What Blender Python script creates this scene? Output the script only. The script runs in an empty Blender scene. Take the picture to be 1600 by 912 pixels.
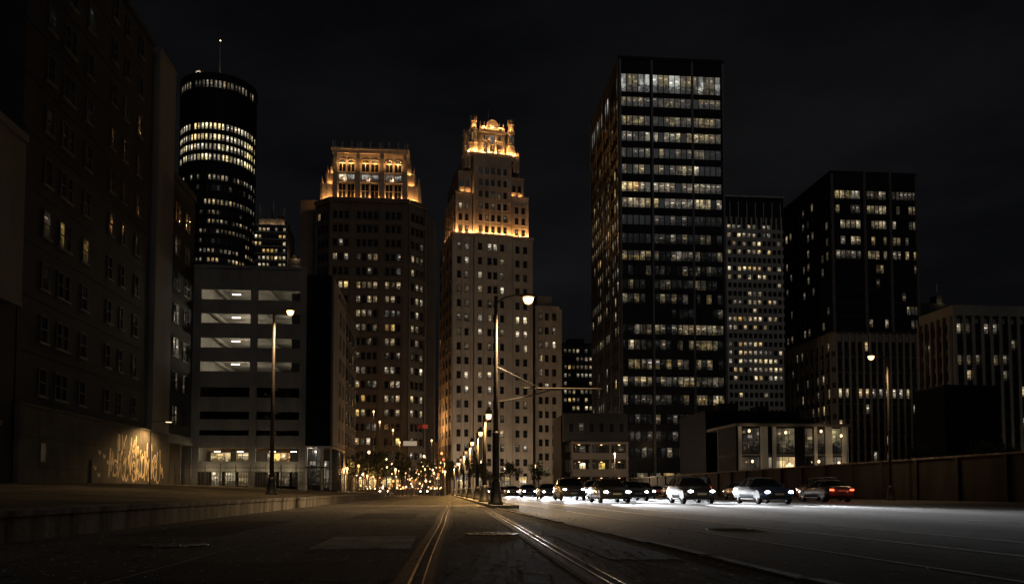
import bpy, bmesh, math, random
from math import radians as R, sin, cos, pi
from mathutils import Vector, Matrix
random.seed(11)
S = bpy.context.scene
COL = S.collection

# ------------------------------------------------------------------ camera
CAM_H, TILT, YAW, LENS = 0.68, R(3.0), R(5.05), 29.25
cd = bpy.data.cameras.new('camera'); cam = bpy.data.objects.new('camera', cd); COL.objects.link(cam)
cam.location = (0, 0, CAM_H); cam.rotation_euler = (R(90) + TILT, 0, -YAW)
cd.sensor_width = 36; cd.lens = LENS; cd.shift_y = 0.1518; cd.clip_start = 0.05; cd.clip_end = 6000
S.camera = cam

# ------------------------------------------------------------------ world (night sky, thin cloud lit by the city)
W = bpy.data.worlds.new('World'); S.world = W; W.use_nodes = True
nt = W.node_tree; nt.nodes.clear()
def N(t, **k):
    n = nt.nodes.new(t)
    for a, v in k.items(): setattr(n, a, v)
    return n
out = N('ShaderNodeOutputWorld'); bgA = N('ShaderNodeBackground'); bgB = N('ShaderNodeBackground'); addn = N('ShaderNodeAddShader')
sky = N('ShaderNodeTexSky', sky_type='NISHITA', sun_disc=False, sun_elevation=R(-4), sun_rotation=R(200))
nt.links.new(sky.outputs[0], bgA.inputs[0]); bgA.inputs[1].default_value = 0.0015
tc = N('ShaderNodeTexCoord'); mp = N('ShaderNodeMapping'); mp.inputs['Scale'].default_value = (1.2, 1.2, 3.2)
nz = N('ShaderNodeTexNoise'); nz.inputs['Scale'].default_value = 2.1; nz.inputs['Detail'].default_value = 5; nz.inputs['Roughness'].default_value = .55
rp = N('ShaderNodeValToRGB'); rp.color_ramp.elements[0].position = .36; rp.color_ramp.elements[1].position = .74
rp.color_ramp.elements[0].color = (.0024, .0025, .0030, 1); rp.color_ramp.elements[1].color = (.0072, .0073, .0080, 1)
for a, b in ((tc.outputs['Generated'], mp.inputs[0]), (mp.outputs[0], nz.inputs['Vector']), (nz.outputs['Fac'], rp.inputs[0]), (rp.outputs[0], bgB.inputs[0]),
             (bgA.outputs[0], addn.inputs[0]), (bgB.outputs[0], addn.inputs[1]), (addn.outputs[0], out.inputs[0])): nt.links.new(a, b)
sz = N('ShaderNodeSeparateXYZ'); sr = N('ShaderNodeMapRange'); sr.inputs[1].default_value = .02; sr.inputs[2].default_value = .75; sr.inputs[3].default_value = 1.25; sr.inputs[4].default_value = .6
nt.links.new(tc.outputs['Generated'], sz.inputs[0]); nt.links.new(sz.outputs[2], sr.inputs[0]); nt.links.new(sr.outputs[0], bgB.inputs[1])   # city glow thins out towards the zenith

# ------------------------------------------------------------------ the one sun lamp: faint fill added from behind the camera to lift the facades
sd = bpy.data.lights.new('facade_fill', 'SUN'); sd.energy = 0.075; sd.angle = R(25); sd.color = (.95, .97, 1)
so = bpy.data.objects.new('facade_fill', sd); COL.objects.link(so); so.rotation_euler = (R(60), 0, R(13))

S.view_settings.view_transform = 'Standard'; S.view_settings.look = 'None'; S.view_settings.exposure = 0; S.view_settings.gamma = 1
S.render.engine = 'CYCLES'
S.cycles.use_denoising = True
try: S.cycles.denoiser = 'OPENIMAGEDENOISE'
except Exception: pass
S.cycles.use_light_tree = True; S.cycles.max_bounces = 6; S.cycles.sample_clamp_indirect = 3; S.cycles.caustics_reflective = False; S.cycles.caustics_refractive = False

# ------------------------------------------------------------------ materials
MATS = {}
def mat(name, col, rough=.8, var=.25, scale=1.0, bump=0., metal=0., stretch=(1, 1, 1), spec=.5, fine=0.):
    if name in MATS: return MATS[name]
    m = bpy.data.materials.new(name); m.use_nodes = True; t = m.node_tree; p = t.nodes['Principled BSDF']
    p.inputs['Roughness'].default_value = rough; p.inputs['Metallic'].default_value = metal; p.inputs['Specular IOR Level'].default_value = spec
    g = t.nodes.new('ShaderNodeNewGeometry'); mp = t.nodes.new('ShaderNodeMapping'); mp.inputs['Scale'].default_value = stretch
    n = t.nodes.new('ShaderNodeTexNoise'); n.inputs['Scale'].default_value = scale; n.inputs['Detail'].default_value = 6; n.inputs['Roughness'].default_value = .62
    r = t.nodes.new('ShaderNodeValToRGB'); r.color_ramp.elements[0].position = .3; r.color_ramp.elements[1].position = .72
    r.color_ramp.elements[0].color = tuple(max(0, c * (1 - var)) for c in col) + (1,); r.color_ramp.elements[1].color = tuple(min(1, c * (1 + var)) for c in col) + (1,)
    L = t.links.new
    L(g.outputs['Position'], mp.inputs[0]); L(mp.outputs[0], n.inputs['Vector']); L(n.outputs['Fac'], r.inputs[0])
    src = r.outputs[0]
    if fine:
        n2 = t.nodes.new('ShaderNodeTexNoise'); n2.inputs['Scale'].default_value = 28; n2.inputs['Detail'].default_value = 3
        L(g.outputs['Position'], n2.inputs['Vector'])
        r2 = t.nodes.new('ShaderNodeMapRange'); r2.inputs[1].default_value = .3; r2.inputs[2].default_value = .7; r2.inputs[3].default_value = 1 - fine; r2.inputs[4].default_value = 1 + fine
        L(n2.outputs['Fac'], r2.inputs[0])
        mx = t.nodes.new('ShaderNodeMix'); mx.data_type = 'RGBA'; mx.blend_type = 'MULTIPLY'; mx.inputs[0].default_value = 1
        L(src, mx.inputs[6]); L(r2.outputs[0], mx.inputs[7]); src = mx.outputs[2]
    L(src, p.inputs['Base Color'])
    if bump:
        b = t.nodes.new('ShaderNodeBump'); b.inputs['Strength'].default_value = bump; b.inputs['Distance'].default_value = .05
        nb = t.nodes.new('ShaderNodeTexNoise'); nb.inputs['Scale'].default_value = scale * 9; nb.inputs['Detail'].default_value = 4
        L(mp.outputs[0], nb.inputs['Vector']); L(nb.outputs['Fac'], b.inputs['Height']); L(b.outputs[0], p.inputs['Normal'])
    MATS[name] = m; return m
def emit(name, col, strength):
    if name in MATS: return MATS[name]
    m = bpy.data.materials.new(name); m.use_nodes = True; t = m.node_tree; t.nodes.clear()
    e = t.nodes.new('ShaderNodeEmission'); e.inputs[0].default_value = col + (1,); e.inputs[1].default_value = strength
    o = t.nodes.new('ShaderNodeOutputMaterial'); t.links.new(e.outputs[0], o.inputs[0])
    try: m.cycles.emission_sampling = 'NONE'
    except Exception: pass
    MATS[name] = m; return m
def litmat(name, col, strength, floor=.16, cell=1.1):
    """a lit room seen through its pane from below: each room has its own level, ceiling fittings show as short bars, furniture cuts the lower edge, blinds hang to different drops"""
    if name in MATS: return MATS[name]
    m = bpy.data.materials.new(name); m.use_nodes = True; t = m.node_tree; p = t.nodes['Principled BSDF']; L = t.links.new
    p.inputs['Base Color'].default_value = (.012, .012, .014, 1); p.inputs['Roughness'].default_value = .12
    def nd(k, **a):
        n = t.nodes.new('ShaderNode' + k)
        for q, v in a.items(): setattr(n, q, v)
        return n
    def mth(op, x, y=None, z=None):
        n = nd('Math', operation=op)
        for i, v in enumerate((x, y, z)):
            if v is None: continue
            if hasattr(v, 'is_output'): L(v, n.inputs[i])
            else: n.inputs[i].default_value = v
        return n.outputs[0]
    def rng(x, c, d, a=0, b=1):
        n = nd('MapRange'); L(x, n.inputs[0]); n.inputs[1].default_value = a; n.inputs[2].default_value = b; n.inputs[3].default_value = c; n.inputs[4].default_value = d; return n.outputs[0]
    g = nd('NewGeometry'); oi = nd('ObjectInfo'); uvn = nd('UVMap', uv_map='pane'); sx = nd('SeparateXYZ'); L(uvn.outputs[0], sx.inputs[0]); u, v = sx.outputs[0], sx.outputs[1]
    def white(snap, off=0):
        s = nd('VectorMath', operation='SNAP'); s.inputs[1].default_value = snap; ad = nd('VectorMath', operation='ADD'); ad.inputs[1].default_value = (off, off * 1.7, off); L(g.outputs['Position'], ad.inputs[0]); L(ad.outputs[0], s.inputs[0])
        w = nd('TexWhiteNoise', noise_dimensions='3D'); L(s.outputs[0], w.inputs['Vector']); return w.outputs['Value'], w.outputs['Color']
    room, rc = white((4.3, 4.3, 3.7)); pane, pc = white((1.35, 1.35, 3.7), .37)
    def noise(sc, de=1.0):
        n = nd('TexNoise'); n.inputs['Scale'].default_value = sc; n.inputs['Detail'].default_value = de; L(g.outputs['Position'], n.inputs['Vector']); return n.outputs['Fac']
    sep = nd('SeparateColor'); L(pc, sep.inputs[0])
    base = mth('MULTIPLY', rng(mth('POWER', room, 1.3), .30, 1.25), rng(pane, .55, 1.25))
    base = mth('MULTIPLY', base, rng(v, .85, 1.1)); base = mth('MULTIPLY', base, rng(noise(.9), .6, 1.4, .3, .7))
    # ceiling fitting: a short bar high in the pane
    v0 = rng(sep.outputs[0], .55, .88); bar = mth('MULTIPLY', mth('LESS_THAN', mth('ABSOLUTE', mth('SUBTRACT', v, v0)), .055), mth('GREATER_THAN', sep.outputs[1], .45))
    bar = mth('MULTIPLY', bar, mth('LESS_THAN', mth('ABSOLUTE', mth('SUBTRACT', u, rng(sep.outputs[2], .25, .75))), .3))
    lum = mth('ADD', mth('MULTIPLY', base, .42 + floor), mth('MULTIPLY', bar, 1.1))
    # furniture and people along the sill, blind from the head
    fur = rng(mth('GREATER_THAN', v, rng(noise(2.2, 2), -.15, .75, .25, .75)), .22, 1)
    bl = rng(mth('GREATER_THAN', v, rng(sep.outputs[1], .30, 1.9)), 1, .4)
    lum = mth('MULTIPLY', mth('MULTIPLY', lum, fur), bl)
    # curtains / partitions: a darker strip at one side
    lum = mth('MULTIPLY', lum, rng(mth('LESS_THAN', u, rng(sep.outputs[2], -.5, .45)), 1, .45))
    lum = mth('MULTIPLY', lum, rng(oi.outputs['Random'], .7 * strength, 1.3 * strength))
    hs = nd('HueSaturation'); hs.inputs['Color'].default_value = col + (1,); L(rng(room, .6, 1.5), hs.inputs['Saturation']); L(rng(pane, .485, .515), hs.inputs['Hue']); L(hs.outputs[0], p.inputs['Emission Color'])
    L(lum, p.inputs['Emission Strength'])
    try: m.cycles.emission_sampling = 'NONE'
    except Exception: pass
    MATS[name] = m; return m

asphalt = mat('asphalt', (.092, .084, .072), .85, .65, .5, .07, stretch=(1, .4, 1), fine=.8, spec=.16)
def specks(m, scale, col, dens):
    t = m.node_tree; p = t.nodes['Principled BSDF']; L = t.links.new; src = p.inputs['Base Color'].links[0].from_socket
    g = t.nodes.new('ShaderNodeNewGeometry'); mp = t.nodes.new('ShaderNodeMapping'); mp.inputs['Scale'].default_value = (1, .3, 1); L(g.outputs['Position'], mp.inputs[0]); v = t.nodes.new('ShaderNodeTexVoronoi'); v.inputs['Scale'].default_value = scale; L(mp.outputs[0], v.inputs['Vector'])
    s = t.nodes.new('ShaderNodeSeparateColor'); L(v.outputs['Color'], s.inputs[0])
    c = t.nodes.new('ShaderNodeMath'); c.operation = 'GREATER_THAN'; c.inputs[1].default_value = 1 - dens; L(s.outputs[0], c.inputs[0])
    d = t.nodes.new('ShaderNodeMath'); d.operation = 'LESS_THAN'; d.inputs[1].default_value = .32; L(v.outputs['Distance'], d.inputs[0])
    k = t.nodes.new('ShaderNodeMath'); k.operation = 'MULTIPLY'; L(c.outputs[0], k.inputs[0]); L(d.outputs[0], k.inputs[1])
    mx = t.nodes.new('ShaderNodeMix'); mx.data_type = 'RGBA'; L(k.outputs[0], mx.inputs[0]); L(src, mx.inputs[6]); mx.inputs[7].default_value = col + (1,); L(mx.outputs[2], p.inputs['Base Color'])
specks(asphalt, 15, (.30, .27, .22), .13); specks(asphalt, 5, (.018, .017, .015), .16); specks(asphalt, 7, (.13, .118, .098), .06)
roadtop = mat('worn_road_surface', (.085, .081, .076), .68, .55, .5, .06, stretch=(1, .25, 1), fine=.7, spec=.3); specks(roadtop, 13, (.22, .21, .195), .10); specks(roadtop, 4.5, (.03, .028, .026), .14)
groundm = mat('dark_ground', (.045, .042, .038), .9, .3, .2, .2)
plazam = mat('dry_verge', (.115, .094, .06), .95, .6, .45, .6, fine=.6, spec=.1)
conc = mat('stained_concrete', (.26, .235, .20), .88, .85, 1.6, .4, stretch=(1, 1, .22), fine=.35)
conc2 = mat('garage_concrete', (.20, .192, .178), .85, .35, .4, .2, stretch=(1, 1, .4))
panelc = mat('graffiti_wall_concrete', (.095, .085, .07), .9, .5, .5, .3, fine=.2)
greyw = mat('grey_render', (.17, .158, .14), .9, .25, .25, .2, stretch=(1, 1, .35))
brickd = mat('dark_brick', (.021, .0205, .020), .9, .3, .5, .3, fine=.25)  # one near-black brick tone with slight random variation
stonew = mat('warm_limestone', (.40, .34, .275), .8, .22, .35, .25, stretch=(1, 1, .5))
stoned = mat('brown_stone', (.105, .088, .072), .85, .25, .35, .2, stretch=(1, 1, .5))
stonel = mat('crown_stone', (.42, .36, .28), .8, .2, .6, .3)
stoner = mat('ribbed_stone', (.27, .24, .2), .85, .25, .3, .2, stretch=(1, 1, .4))
pale = mat('pale_precast', (.46, .43, .38), .8, .2, .3, .1)
blackm = mat('black_curtain_wall', (.013, .013, .015), .6, .3, .4, .0, spec=.12)
blackp = mat('black_panel', (.008, .008, .009), .8, .3, .3, .0, spec=.08)
muntin = mat('dark_window_frame', (.03, .028, .026), .5, .2, 1)
iron = mat('dark_painted_iron', (.03, .027, .024), .45, .3, 3, .1)
polebrown = mat('weathered_lamp_post', (.06, .046, .034), .55, .3, 2.5, .1)
rail = mat('polished_rail_steel', (.30, .275, .24), .33, .45, 3, metal=1)
railside = mat('rusty_rail_flank', (.07, .05, .035), .7, .4, 4)
tar = mat('tar_filler', (.016, .015, .014), .8, .3, 3)
paint = mat('road_paint', (.62, .61, .57), .6, .25, 1.4, .1, fine=.35)
plate = mat('pale_concrete_patch', (.40, .355, .28), .85, .45, 1.6, .3, fine=.5, spec=.15)
darkglass = mat('dark_window_glass', (.012, .013, .016), .1, .3, .5, spec=.6)
rubber = mat('tyre_rubber', (.02, .02, .02), .85, .2, 4)
chrome = mat('bright_metal', (.6, .6, .6), .25, .1, 4, metal=1)
trim = mat('black_car_trim', (.02, .02, .021), .5, .2, 4)
bark = mat('tree_bark', (.06, .045, .032), .95, .35, 4, .4)
leafm = mat('dark_foliage', (.045, .058, .026), .7, .5, 1.5)
graff = mat('graffiti_paint', (.82, .66, .42), .55, .25, 2.0)
redsign = emit('red_sign_face', (1, .12, .07), .22)
whitesign = emit('pale_sign_face', (1, .74, .48), .35)
sodium = emit('sodium_lamp_lens', (1, .58, .22), 4.5)
warmlens = emit('warm_lamp_lens', (1, .64, .30), 3.6)
coollens = emit('fluorescent_tube', (1, .88, .68), 6)
headl = emit('headlight_lens', (.93, .96, 1), 26)
taill = emit('tail_light_lens', (1, .08, .03), 6)
amber = emit('amber_marker_lens', (1, .42, .08), 2.0)
WARM, CREAM, COOL = (1, .74, .44), (1, .83, .58), (.93, .95, .86)
lit = {k: litmat('lit_window_' + k, c, s, f, ce) for k, c, s, f, ce in (
    ('bright', CREAM, 1.3, .30, 1.0), ('warm', WARM, 1.0, .20, 1.1), ('mid', CREAM, .62, .16, 1.2), ('dim', CREAM, .2, .08, 1.3), ('faint', COOL, .022, .15, 1.2),
    ('cool', COOL, .6, .35, .7), ('office', (1, .80, .52), .36, .07, .9), ('shop', WARM, 1.15, .2, .8), ('crown', (1, .62, .28), 1.8, .4, 1.0), ('ring', (1, .84, .52), 1.9, .35, 1.0), ('night_low', WARM, .15, .1, 1.0))}

# ------------------------------------------------------------------ helpers
def link(o): COL.objects.link(o); return o
def tag(o, label=None, cat=None, group=None, kind=None):
    if label: o['label'] = label
    if cat: o['category'] = cat
    if group: o['group'] = group
    if kind: o['kind'] = kind
    return o
def thing(name, label, cat, loc=(0, 0, 0), rz=0, group=None):
    o = link(bpy.data.objects.new(name, None)); o.location = loc; o.rotation_euler = (0, 0, rz); o.empty_display_size = .2
    return tag(o, label, cat, group)
def obj(name, me, parent=None, loc=(0, 0, 0), rot=(0, 0, 0), scale=(1, 1, 1)):
    o = link(bpy.data.objects.new(name, me)); o.parent = parent; o.location = loc; o.rotation_euler = rot; o.scale = scale
    return o
class MB:
    def __init__(s): s.v = []; s.f = []; s.mi = []; s.m = []
    def slot(s, m):
        if m not in s.m: s.m.append(m)
        return s.m.index(m)
    def add(s, vs, fs, m, M=None):
        b = len(s.v); k = s.slot(m)
        for v in vs: s.v.append(tuple(M @ Vector(v)) if M else tuple(v))
        for f in fs: s.f.append(tuple(b + i for i in f)); s.mi.append(k)
    def box(s, x0, x1, y0, y1, z0, z1, m, M=None):
        s.add([(x0, y0, z0), (x1, y0, z0), (x1, y1, z0), (x0, y1, z0), (x0, y0, z1), (x1, y0, z1), (x1, y1, z1), (x0, y1, z1)],
              [(0, 3, 2, 1), (4, 5, 6, 7), (0, 1, 5, 4), (1, 2, 6, 5), (2, 3, 7, 6), (3, 0, 4, 7)], m, M)
    def tube(s, pts, rad, m, n=8, cap=True):
        pts = [Vector(p) for p in pts]; rings = []
        for i, p in enumerate(pts):
            d = (pts[min(i + 1, len(pts) - 1)] - pts[max(i - 1, 0)]).normalized()
            a = d.cross(Vector((0, 0, 1))) if abs(d.z) < .95 else d.cross(Vector((0, 1, 0)))
            a.normalize(); b = d.cross(a); r = rad[i] if isinstance(rad, (list, tuple)) else rad
            rings.append([p + a * (r * cos(2 * pi * k / n)) + b * (r * sin(2 * pi * k / n)) for k in range(n)])
        vs = [v for r_ in rings for v in r_]; fs = []
        for i in range(len(rings) - 1):
            for k in range(n): fs.append((i * n + k, i * n + (k + 1) % n, (i + 1) * n + (k + 1) % n, (i + 1) * n + k))
        if cap: fs += [tuple(range(n))[::-1], tuple((len(rings) - 1) * n + k for k in range(n))]
        s.add(vs, fs, m)
    def lathe(s, prof, m, n=12, c=(0, 0)):
        vs = [(c[0] + r * cos(2 * pi * k / n), c[1] + r * sin(2 * pi * k / n), z) for r, z in prof for k in range(n)]
        fs = [(i * n + k, i * n + (k + 1) % n, (i + 1) * n + (k + 1) % n, (i + 1) * n + k) for i in range(len(prof) - 1) for k in range(n)]
        fs += [tuple(range(n))[::-1], tuple((len(prof) - 1) * n + k for k in range(n))]
        s.add(vs, fs, m)
    def prism(s, poly, z0, z1, m):
        n = len(poly); vs = [(x, y, z0) for x, y in poly] + [(x, y, z1) for x, y in poly]
        s.add(vs, [tuple(range(n))[::-1], tuple(range(n, 2 * n))] + [(i, (i + 1) % n, n + (i + 1) % n, n + i) for i in range(n)], m)
    def mesh(s, name, smooth=False, uv=False):
        me = bpy.data.meshes.new(name); me.from_pydata(s.v, [], s.f)
        for m in s.m: me.materials.append(m)
        me.polygons.foreach_set('material_index', s.mi)
        if uv:
            L_ = me.uv_layers.new(name='pane'); q = [(0, 0), (1, 0), (1, 1), (0, 1)]; a = []
            for f_ in s.f:
                for i in range(len(f_)): a += q[i % 4]
            L_.data.foreach_set('uv', a)
        if smooth: me.polygons.foreach_set('use_smooth', [True] * len(s.f))
        me.update(); return me
    def build(s, name, parent=None, loc=(0, 0, 0), rot=(0, 0, 0), smooth=False): return obj(name, s.mesh(name, smooth), parent, loc, rot)
UB = {}
def ubox(m):
    if m.name not in UB:
        b = MB(); b.box(-.5, .5, -.5, .5, -.5, .5, m); UB[m.name] = b.mesh('block_' + m.name)
    return UB[m.name]
def block(name, parent, x0, x1, y0, y1, z0, z1, m):
    return obj(name, ubox(m), parent, ((x0 + x1) / 2, (y0 + y1) / 2, (z0 + z1) / 2), (0, 0, 0), (x1 - x0, y1 - y0, z1 - z0))
WM = {}
def winmesh(w, h, nx=1, nz=1, fm=muntin, t=.07, sill=None):
    k = (round(w, 3), round(h, 3), nx, nz, fm.name, t, sill.name if sill else '')
    if k in WM: return WM[k]
    b = MB(); b.slot(fm); b.slot(darkglass)
    def front(x0, x1, z0, z1, y, m):   # a bar: front face and four flanks
        b.add([(x0, y, z0), (x1, y, z0), (x1, y, z1), (x0, y, z1), (x0, .0, z0), (x1, .0, z0), (x1, .0, z1), (x0, .0, z1)],
              [(0, 1, 2, 3), (4, 5, 1, 0), (1, 5, 6, 2), (3, 2, 6, 7), (4, 0, 3, 7)], m)
    front(-w / 2, -w / 2 + t, -h / 2, h / 2, -.10, fm); front(w / 2 - t, w / 2, -h / 2, h / 2, -.10, fm)
    front(-w / 2 + t, w / 2 - t, h / 2 - t, h / 2, -.10, fm); front(-w / 2 + t, w / 2 - t, -h / 2, -h / 2 + t, -.10, fm)
    for i in range(1, nx): x = -w / 2 + w * i / nx; front(x - t / 2, x + t / 2, -h / 2 + t, h / 2 - t, -.08, fm)
    for i in range(1, nz): z = -h / 2 + h * i / nz; front(-w / 2 + t, w / 2 - t, z - t / 2, z + t / 2, -.075, fm)
    if sill: b.box(-w / 2 - .1, w / 2 + .1, -.22, -.002, -h / 2 - .16, -h / 2 - .005, sill)
    b.add([(-w / 2 + t, -.03, -h / 2 + t), (w / 2 - t, -.03, -h / 2 + t), (w / 2 - t, -.03, h / 2 - t), (-w / 2 + t, -.03, h / 2 - t)], [(0, 1, 2, 3)], darkglass)
    WM[k] = b.mesh('window', uv=True); return WM[k]
class Building:
    def __init__(s, name, label, loc=(0, 0, 0), rz=0, cat='building', group=None):
        s.e = thing(name, label, cat, loc, rz, group); s.loc = Vector(loc); s.rz = rz; s.w = []
    def face(s, ox, oy, rot): return Face(s, ox, oy, rot)
    def blk(s, name, *a): return block(name, s.e, *a)
    def finish(s, cap=296):
        Mw = Matrix.Translation(s.loc) @ Matrix.Rotation(s.rz, 4, 'Z'); sc = []
        for loc, r, me, m, a in s.w:
            p = Mw @ Vector(loc); nv = Vector((sin(r + s.rz), -cos(r + s.rz), 0)); v = Vector((0, 0, CAM_H)) - p
            sc.append((a * max(0, nv.dot(v.normalized())) / v.length_squared * (1.6 if m is not darkglass else 1), loc, r, me, m))
        sc.sort(key=lambda q: -q[0])
        for _, loc, r, me, m in sc[:cap]:
            o = obj('window', me, s.e, loc, (0, 0, r)); o.material_slots[1].link = 'OBJECT'; o.material_slots[1].material = m
        rest = [q for q in sc[cap:] if q[0] > 0]
        if rest:
            b = MB()
            for _, loc, r, me, m in rest:
                M = Matrix.Translation(loc) @ Matrix.Rotation(r, 4, 'Z')
                ms = [me.materials[i] if i != 1 else m for i in range(len(me.materials))]
                vs = [v.co for v in me.vertices]
                for i, mm in enumerate(ms):
                    fs = [tuple(p.vertices) for p in me.polygons if p.material_index == i]; used = sorted({j for f in fs for j in f}); mp_ = {j: q for q, j in enumerate(used)}
                    b.add([vs[j] for j in used], [tuple(mp_[j] for j in f) for f in fs], mm, M)
            o = obj('window', b.mesh('window', uv=True), s.e); o['kind'] = 'stuff'
        return s.e
class Face:
    def __init__(s, b, ox, oy, rot): s.b = b; s.o = (ox, oy); s.r = rot; s.u = (cos(rot), sin(rot)); s.n = (sin(rot), -cos(rot))
    def p(s, u, n, z): return (s.o[0] + u * s.u[0] + n * s.n[0], s.o[1] + u * s.u[1] + n * s.n[1], z)
    def box(s, name, u0, u1, n0, n1, z0, z1, m, parent=None):
        return obj(name, ubox(m), parent or s.b.e, s.p((u0 + u1) / 2, (n0 + n1) / 2, (z0 + z1) / 2), (0, 0, s.r), (u1 - u0, n1 - n0, z1 - z0))
    def win(s, u, z, w, h, m=None, n=0., **k): s.b.w.append((s.p(u, n, z), s.r, winmesh(w, h, **k), m or darkglass, w * h))
def pick(ps):
    x = random.random()
    for k, p in ps:
        if x < p: return lit[k]
        x -= p
    return darkglass
def plight(parent, loc, power, col=(1, .62, .26), size=.15, name='lamp_light', spot=None, rot=(0, 0, 0), blend=.6):
    l = bpy.data.lights.new(name, 'SPOT' if spot else 'POINT'); l.energy = power; l.color = col; l.shadow_soft_size = size
    if spot: l.spot_size = spot; l.spot_blend = blend
    o = link(bpy.data.objects.new(name, l)); o.parent = parent; o.location = loc; o.rotation_euler = rot; return o
SOD = (1, .66, .33)

# ================================================================== THE GROUND
def sheet(name, pts, m, kind='structure', parent=None):
    b = MB(); b.add(pts, [tuple(range(len(pts)))], m); o = b.build(name, parent)
    if not parent: tag(o, kind=kind)
    return o
sheet('ground', [(-600, -60, -.03), (600, -60, -.03), (600, 900, -.03), (-600, 900, -.03)], groundm)
tram = sheet('tram_street', [(-5.8, -12, 0), (2.72, -12, 0), (2.72, 420, 0), (-5.8, 420, 0)], asphalt)
road = sheet('roadway', [(2.72, -12, .001), (36, -12, .001), (36, 420, .001), (2.72, 420, .001)], roadtop)
cross = sheet('side_street', [(-26, 100, -.012), (-5.8, 100, -.012), (-5.8, 420, -.012), (-26, 420, -.012)], asphalt)
# verge on the left, rising to the buildings
b = MB(); nx_, ny_ = 26, 60; vs = []
for j in range(ny_ + 1):
    for i in range(nx_ + 1):
        x = -5.9 - (46) * i / nx_; y = -12 + 132 * j / ny_
        t_ = min(1, (-5.9 - x) / 22.0); z = .40 + .95 * t_ * t_ * (3 - 2 * t_) * min(1, max(.25, (y - 8) / 60)) + random.uniform(-.012, .012)
        vs.append((x, y, z))
b.add(vs, [(j * (nx_ + 1) + i, j * (nx_ + 1) + i + 1, (j + 1) * (nx_ + 1) + i + 1, (j + 1) * (nx_ + 1) + i) for j in range(ny_) for i in range(nx_)], plazam)
tag(b.build('verge', smooth=True), kind='structure')
def vz(x, y):
    t_ = min(1, max(0, (-5.9 - x) / 22.0)); return .40 + .95 * t_ * t_ * (3 - 2 * t_) * min(1, max(.25, (y - 8) / 60))
# joints, patch and cracks in the tram street
def strip(name, pts, w, z, m, parent, h=0):
    b = MB(); vs = []; n = len(pts)
    for i, (x, y) in enumerate(pts):
        dx, dy = pts[min(i + 1, n - 1)][0] - pts[max(i - 1, 0)][0], pts[min(i + 1, n - 1)][1] - pts[max(i - 1, 0)][1]; l = math.hypot(dx, dy)
        vs += [(x - dy / l * w / 2 * -1, y - dx / l * w / 2, z), (x - dy / l * w / 2, y + dx / l * w / 2, z)]
    b.add(vs, [(2 * i, 2 * i + 2, 2 * i + 3, 2 * i + 1) for i in range(n - 1)], m)
    return b.build(name, parent)
def wig(x, y0, y1, a=.03, n=24, x1=None):
    return [(x + ((x1 if x1 is not None else x) - x) * i / n + random.uniform(-a, a), y0 + (y1 - y0) * (i / n) ** 1.6) for i in range(n + 1)]
strip('tar_joint', wig(-2.52, 2, 60, .025), .05, .004, tar, tram)
strip('tar_joint', wig(-2.45, 2, 60, .012), .028, .006, plate, tram)
strip('tar_joint', wig(3.16, -6, 33, .03, x1=2.35), .10, .006, tar, road)
o = MB()
for i in range(17): y = -5 + i * 2.25; x = 2.92 - .02 * y + .02; o.box(x - .06, x + .06, y + .02, y + 2.2, -.02, .022 + random.uniform(-.008, .008), conc)
tag(o.build('edge_strip', tram), kind='stuff')
pp = thing('concrete_patch', 'pale rectangular concrete patch let into the tram street beside the left rail', 'patch', (0, 0, 0))
for i in range(3): block('slab', pp, -1.52 + .40 * i, -1.52 + .40 * i + .392, 9.95 + random.uniform(-.1, .1), 12.6 + random.uniform(-.1, .1), -.05, .010 + .002 * i, plate)
for (x, y0, y1) in ((-4.1, 3, 30), (.6, 4, 11), (1.9, 7, 14)): strip('crack', wig(x, y0, y1, .09), .022, .004, tar, tram)
for y in (18.5, 27.5, 39): strip('crack', [(-5.5 + i * .5, y + random.uniform(-.06, .06)) for i in range(16)], .03, .0042, tar, tram)
dkp = mat('fresh_asphalt_patch', (.024, .023, .021), .85, .4, 3, .3, fine=.6, spec=.16); ltp = mat('old_asphalt_patch', (.10, .092, .078), .85, .4, 2, .3, fine=.7, spec=.16)
for k, (x0, x1, y0, y1, m) in enumerate(((-4.9, -3.3, 13, 19.5, dkp), (1.75, 2.45, 8.2, 13, dkp), (.5, 1.15, 15, 21, ltp), (-2.2, -.6, 21, 26, dkp), (-5.2, -2.7, 30, 44, ltp), (-1.7, -.3, 30, 40, ltp), (-2.35, -.55, 6.4, 8.2, dkp))):
    r = random.Random(k); n = 9; P = [(x0 + (x1 - x0) * i / n, y0 + r.uniform(-.06, .06)) for i in range(n)] + [(x1 + r.uniform(-.04, .04), y0 + (y1 - y0) * i / n) for i in range(n)] + [(x1 - (x1 - x0) * i / n, y1 + r.uniform(-.06, .06)) for i in range(n)] + [(x0 + r.uniform(-.04, .04), y1 - (y1 - y0) * i / n) for i in range(n)]
    b = MB(); b.add([(x, y, .0035) for x, y in P], [tuple(range(len(P)))], m); b.build('road_patch', tram)
def manhole(label, x, y):
    e = thing('manhole_cover', label, 'manhole', (x, y, 0)); b = MB(); b.lathe([(.42, .002), (.42, .014), (.34, .014), (.33, .006)], iron, 24); b.build('frame', e)
    b = MB(); b.lathe([(.32, .002), (.32, .012), (.0, .0125)], railside, 24)
    for i in range(5):
        for j in range(5):
            if (i - 2) ** 2 + (j - 2) ** 2 < 6: b.box(-.26 + i * .115, -.20 + i * .115, -.26 + j * .115, -.20 + j * .115, .0127, .018, iron)
    b.build('lid', e)
manhole('round iron manhole cover left of the pale concrete patch', -3.3, 10.8); manhole('round iron manhole cover between the two tram rails', .85, 13.2); manhole('round iron manhole cover in the roadway near lane lines', 5.2, 14.5)
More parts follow.
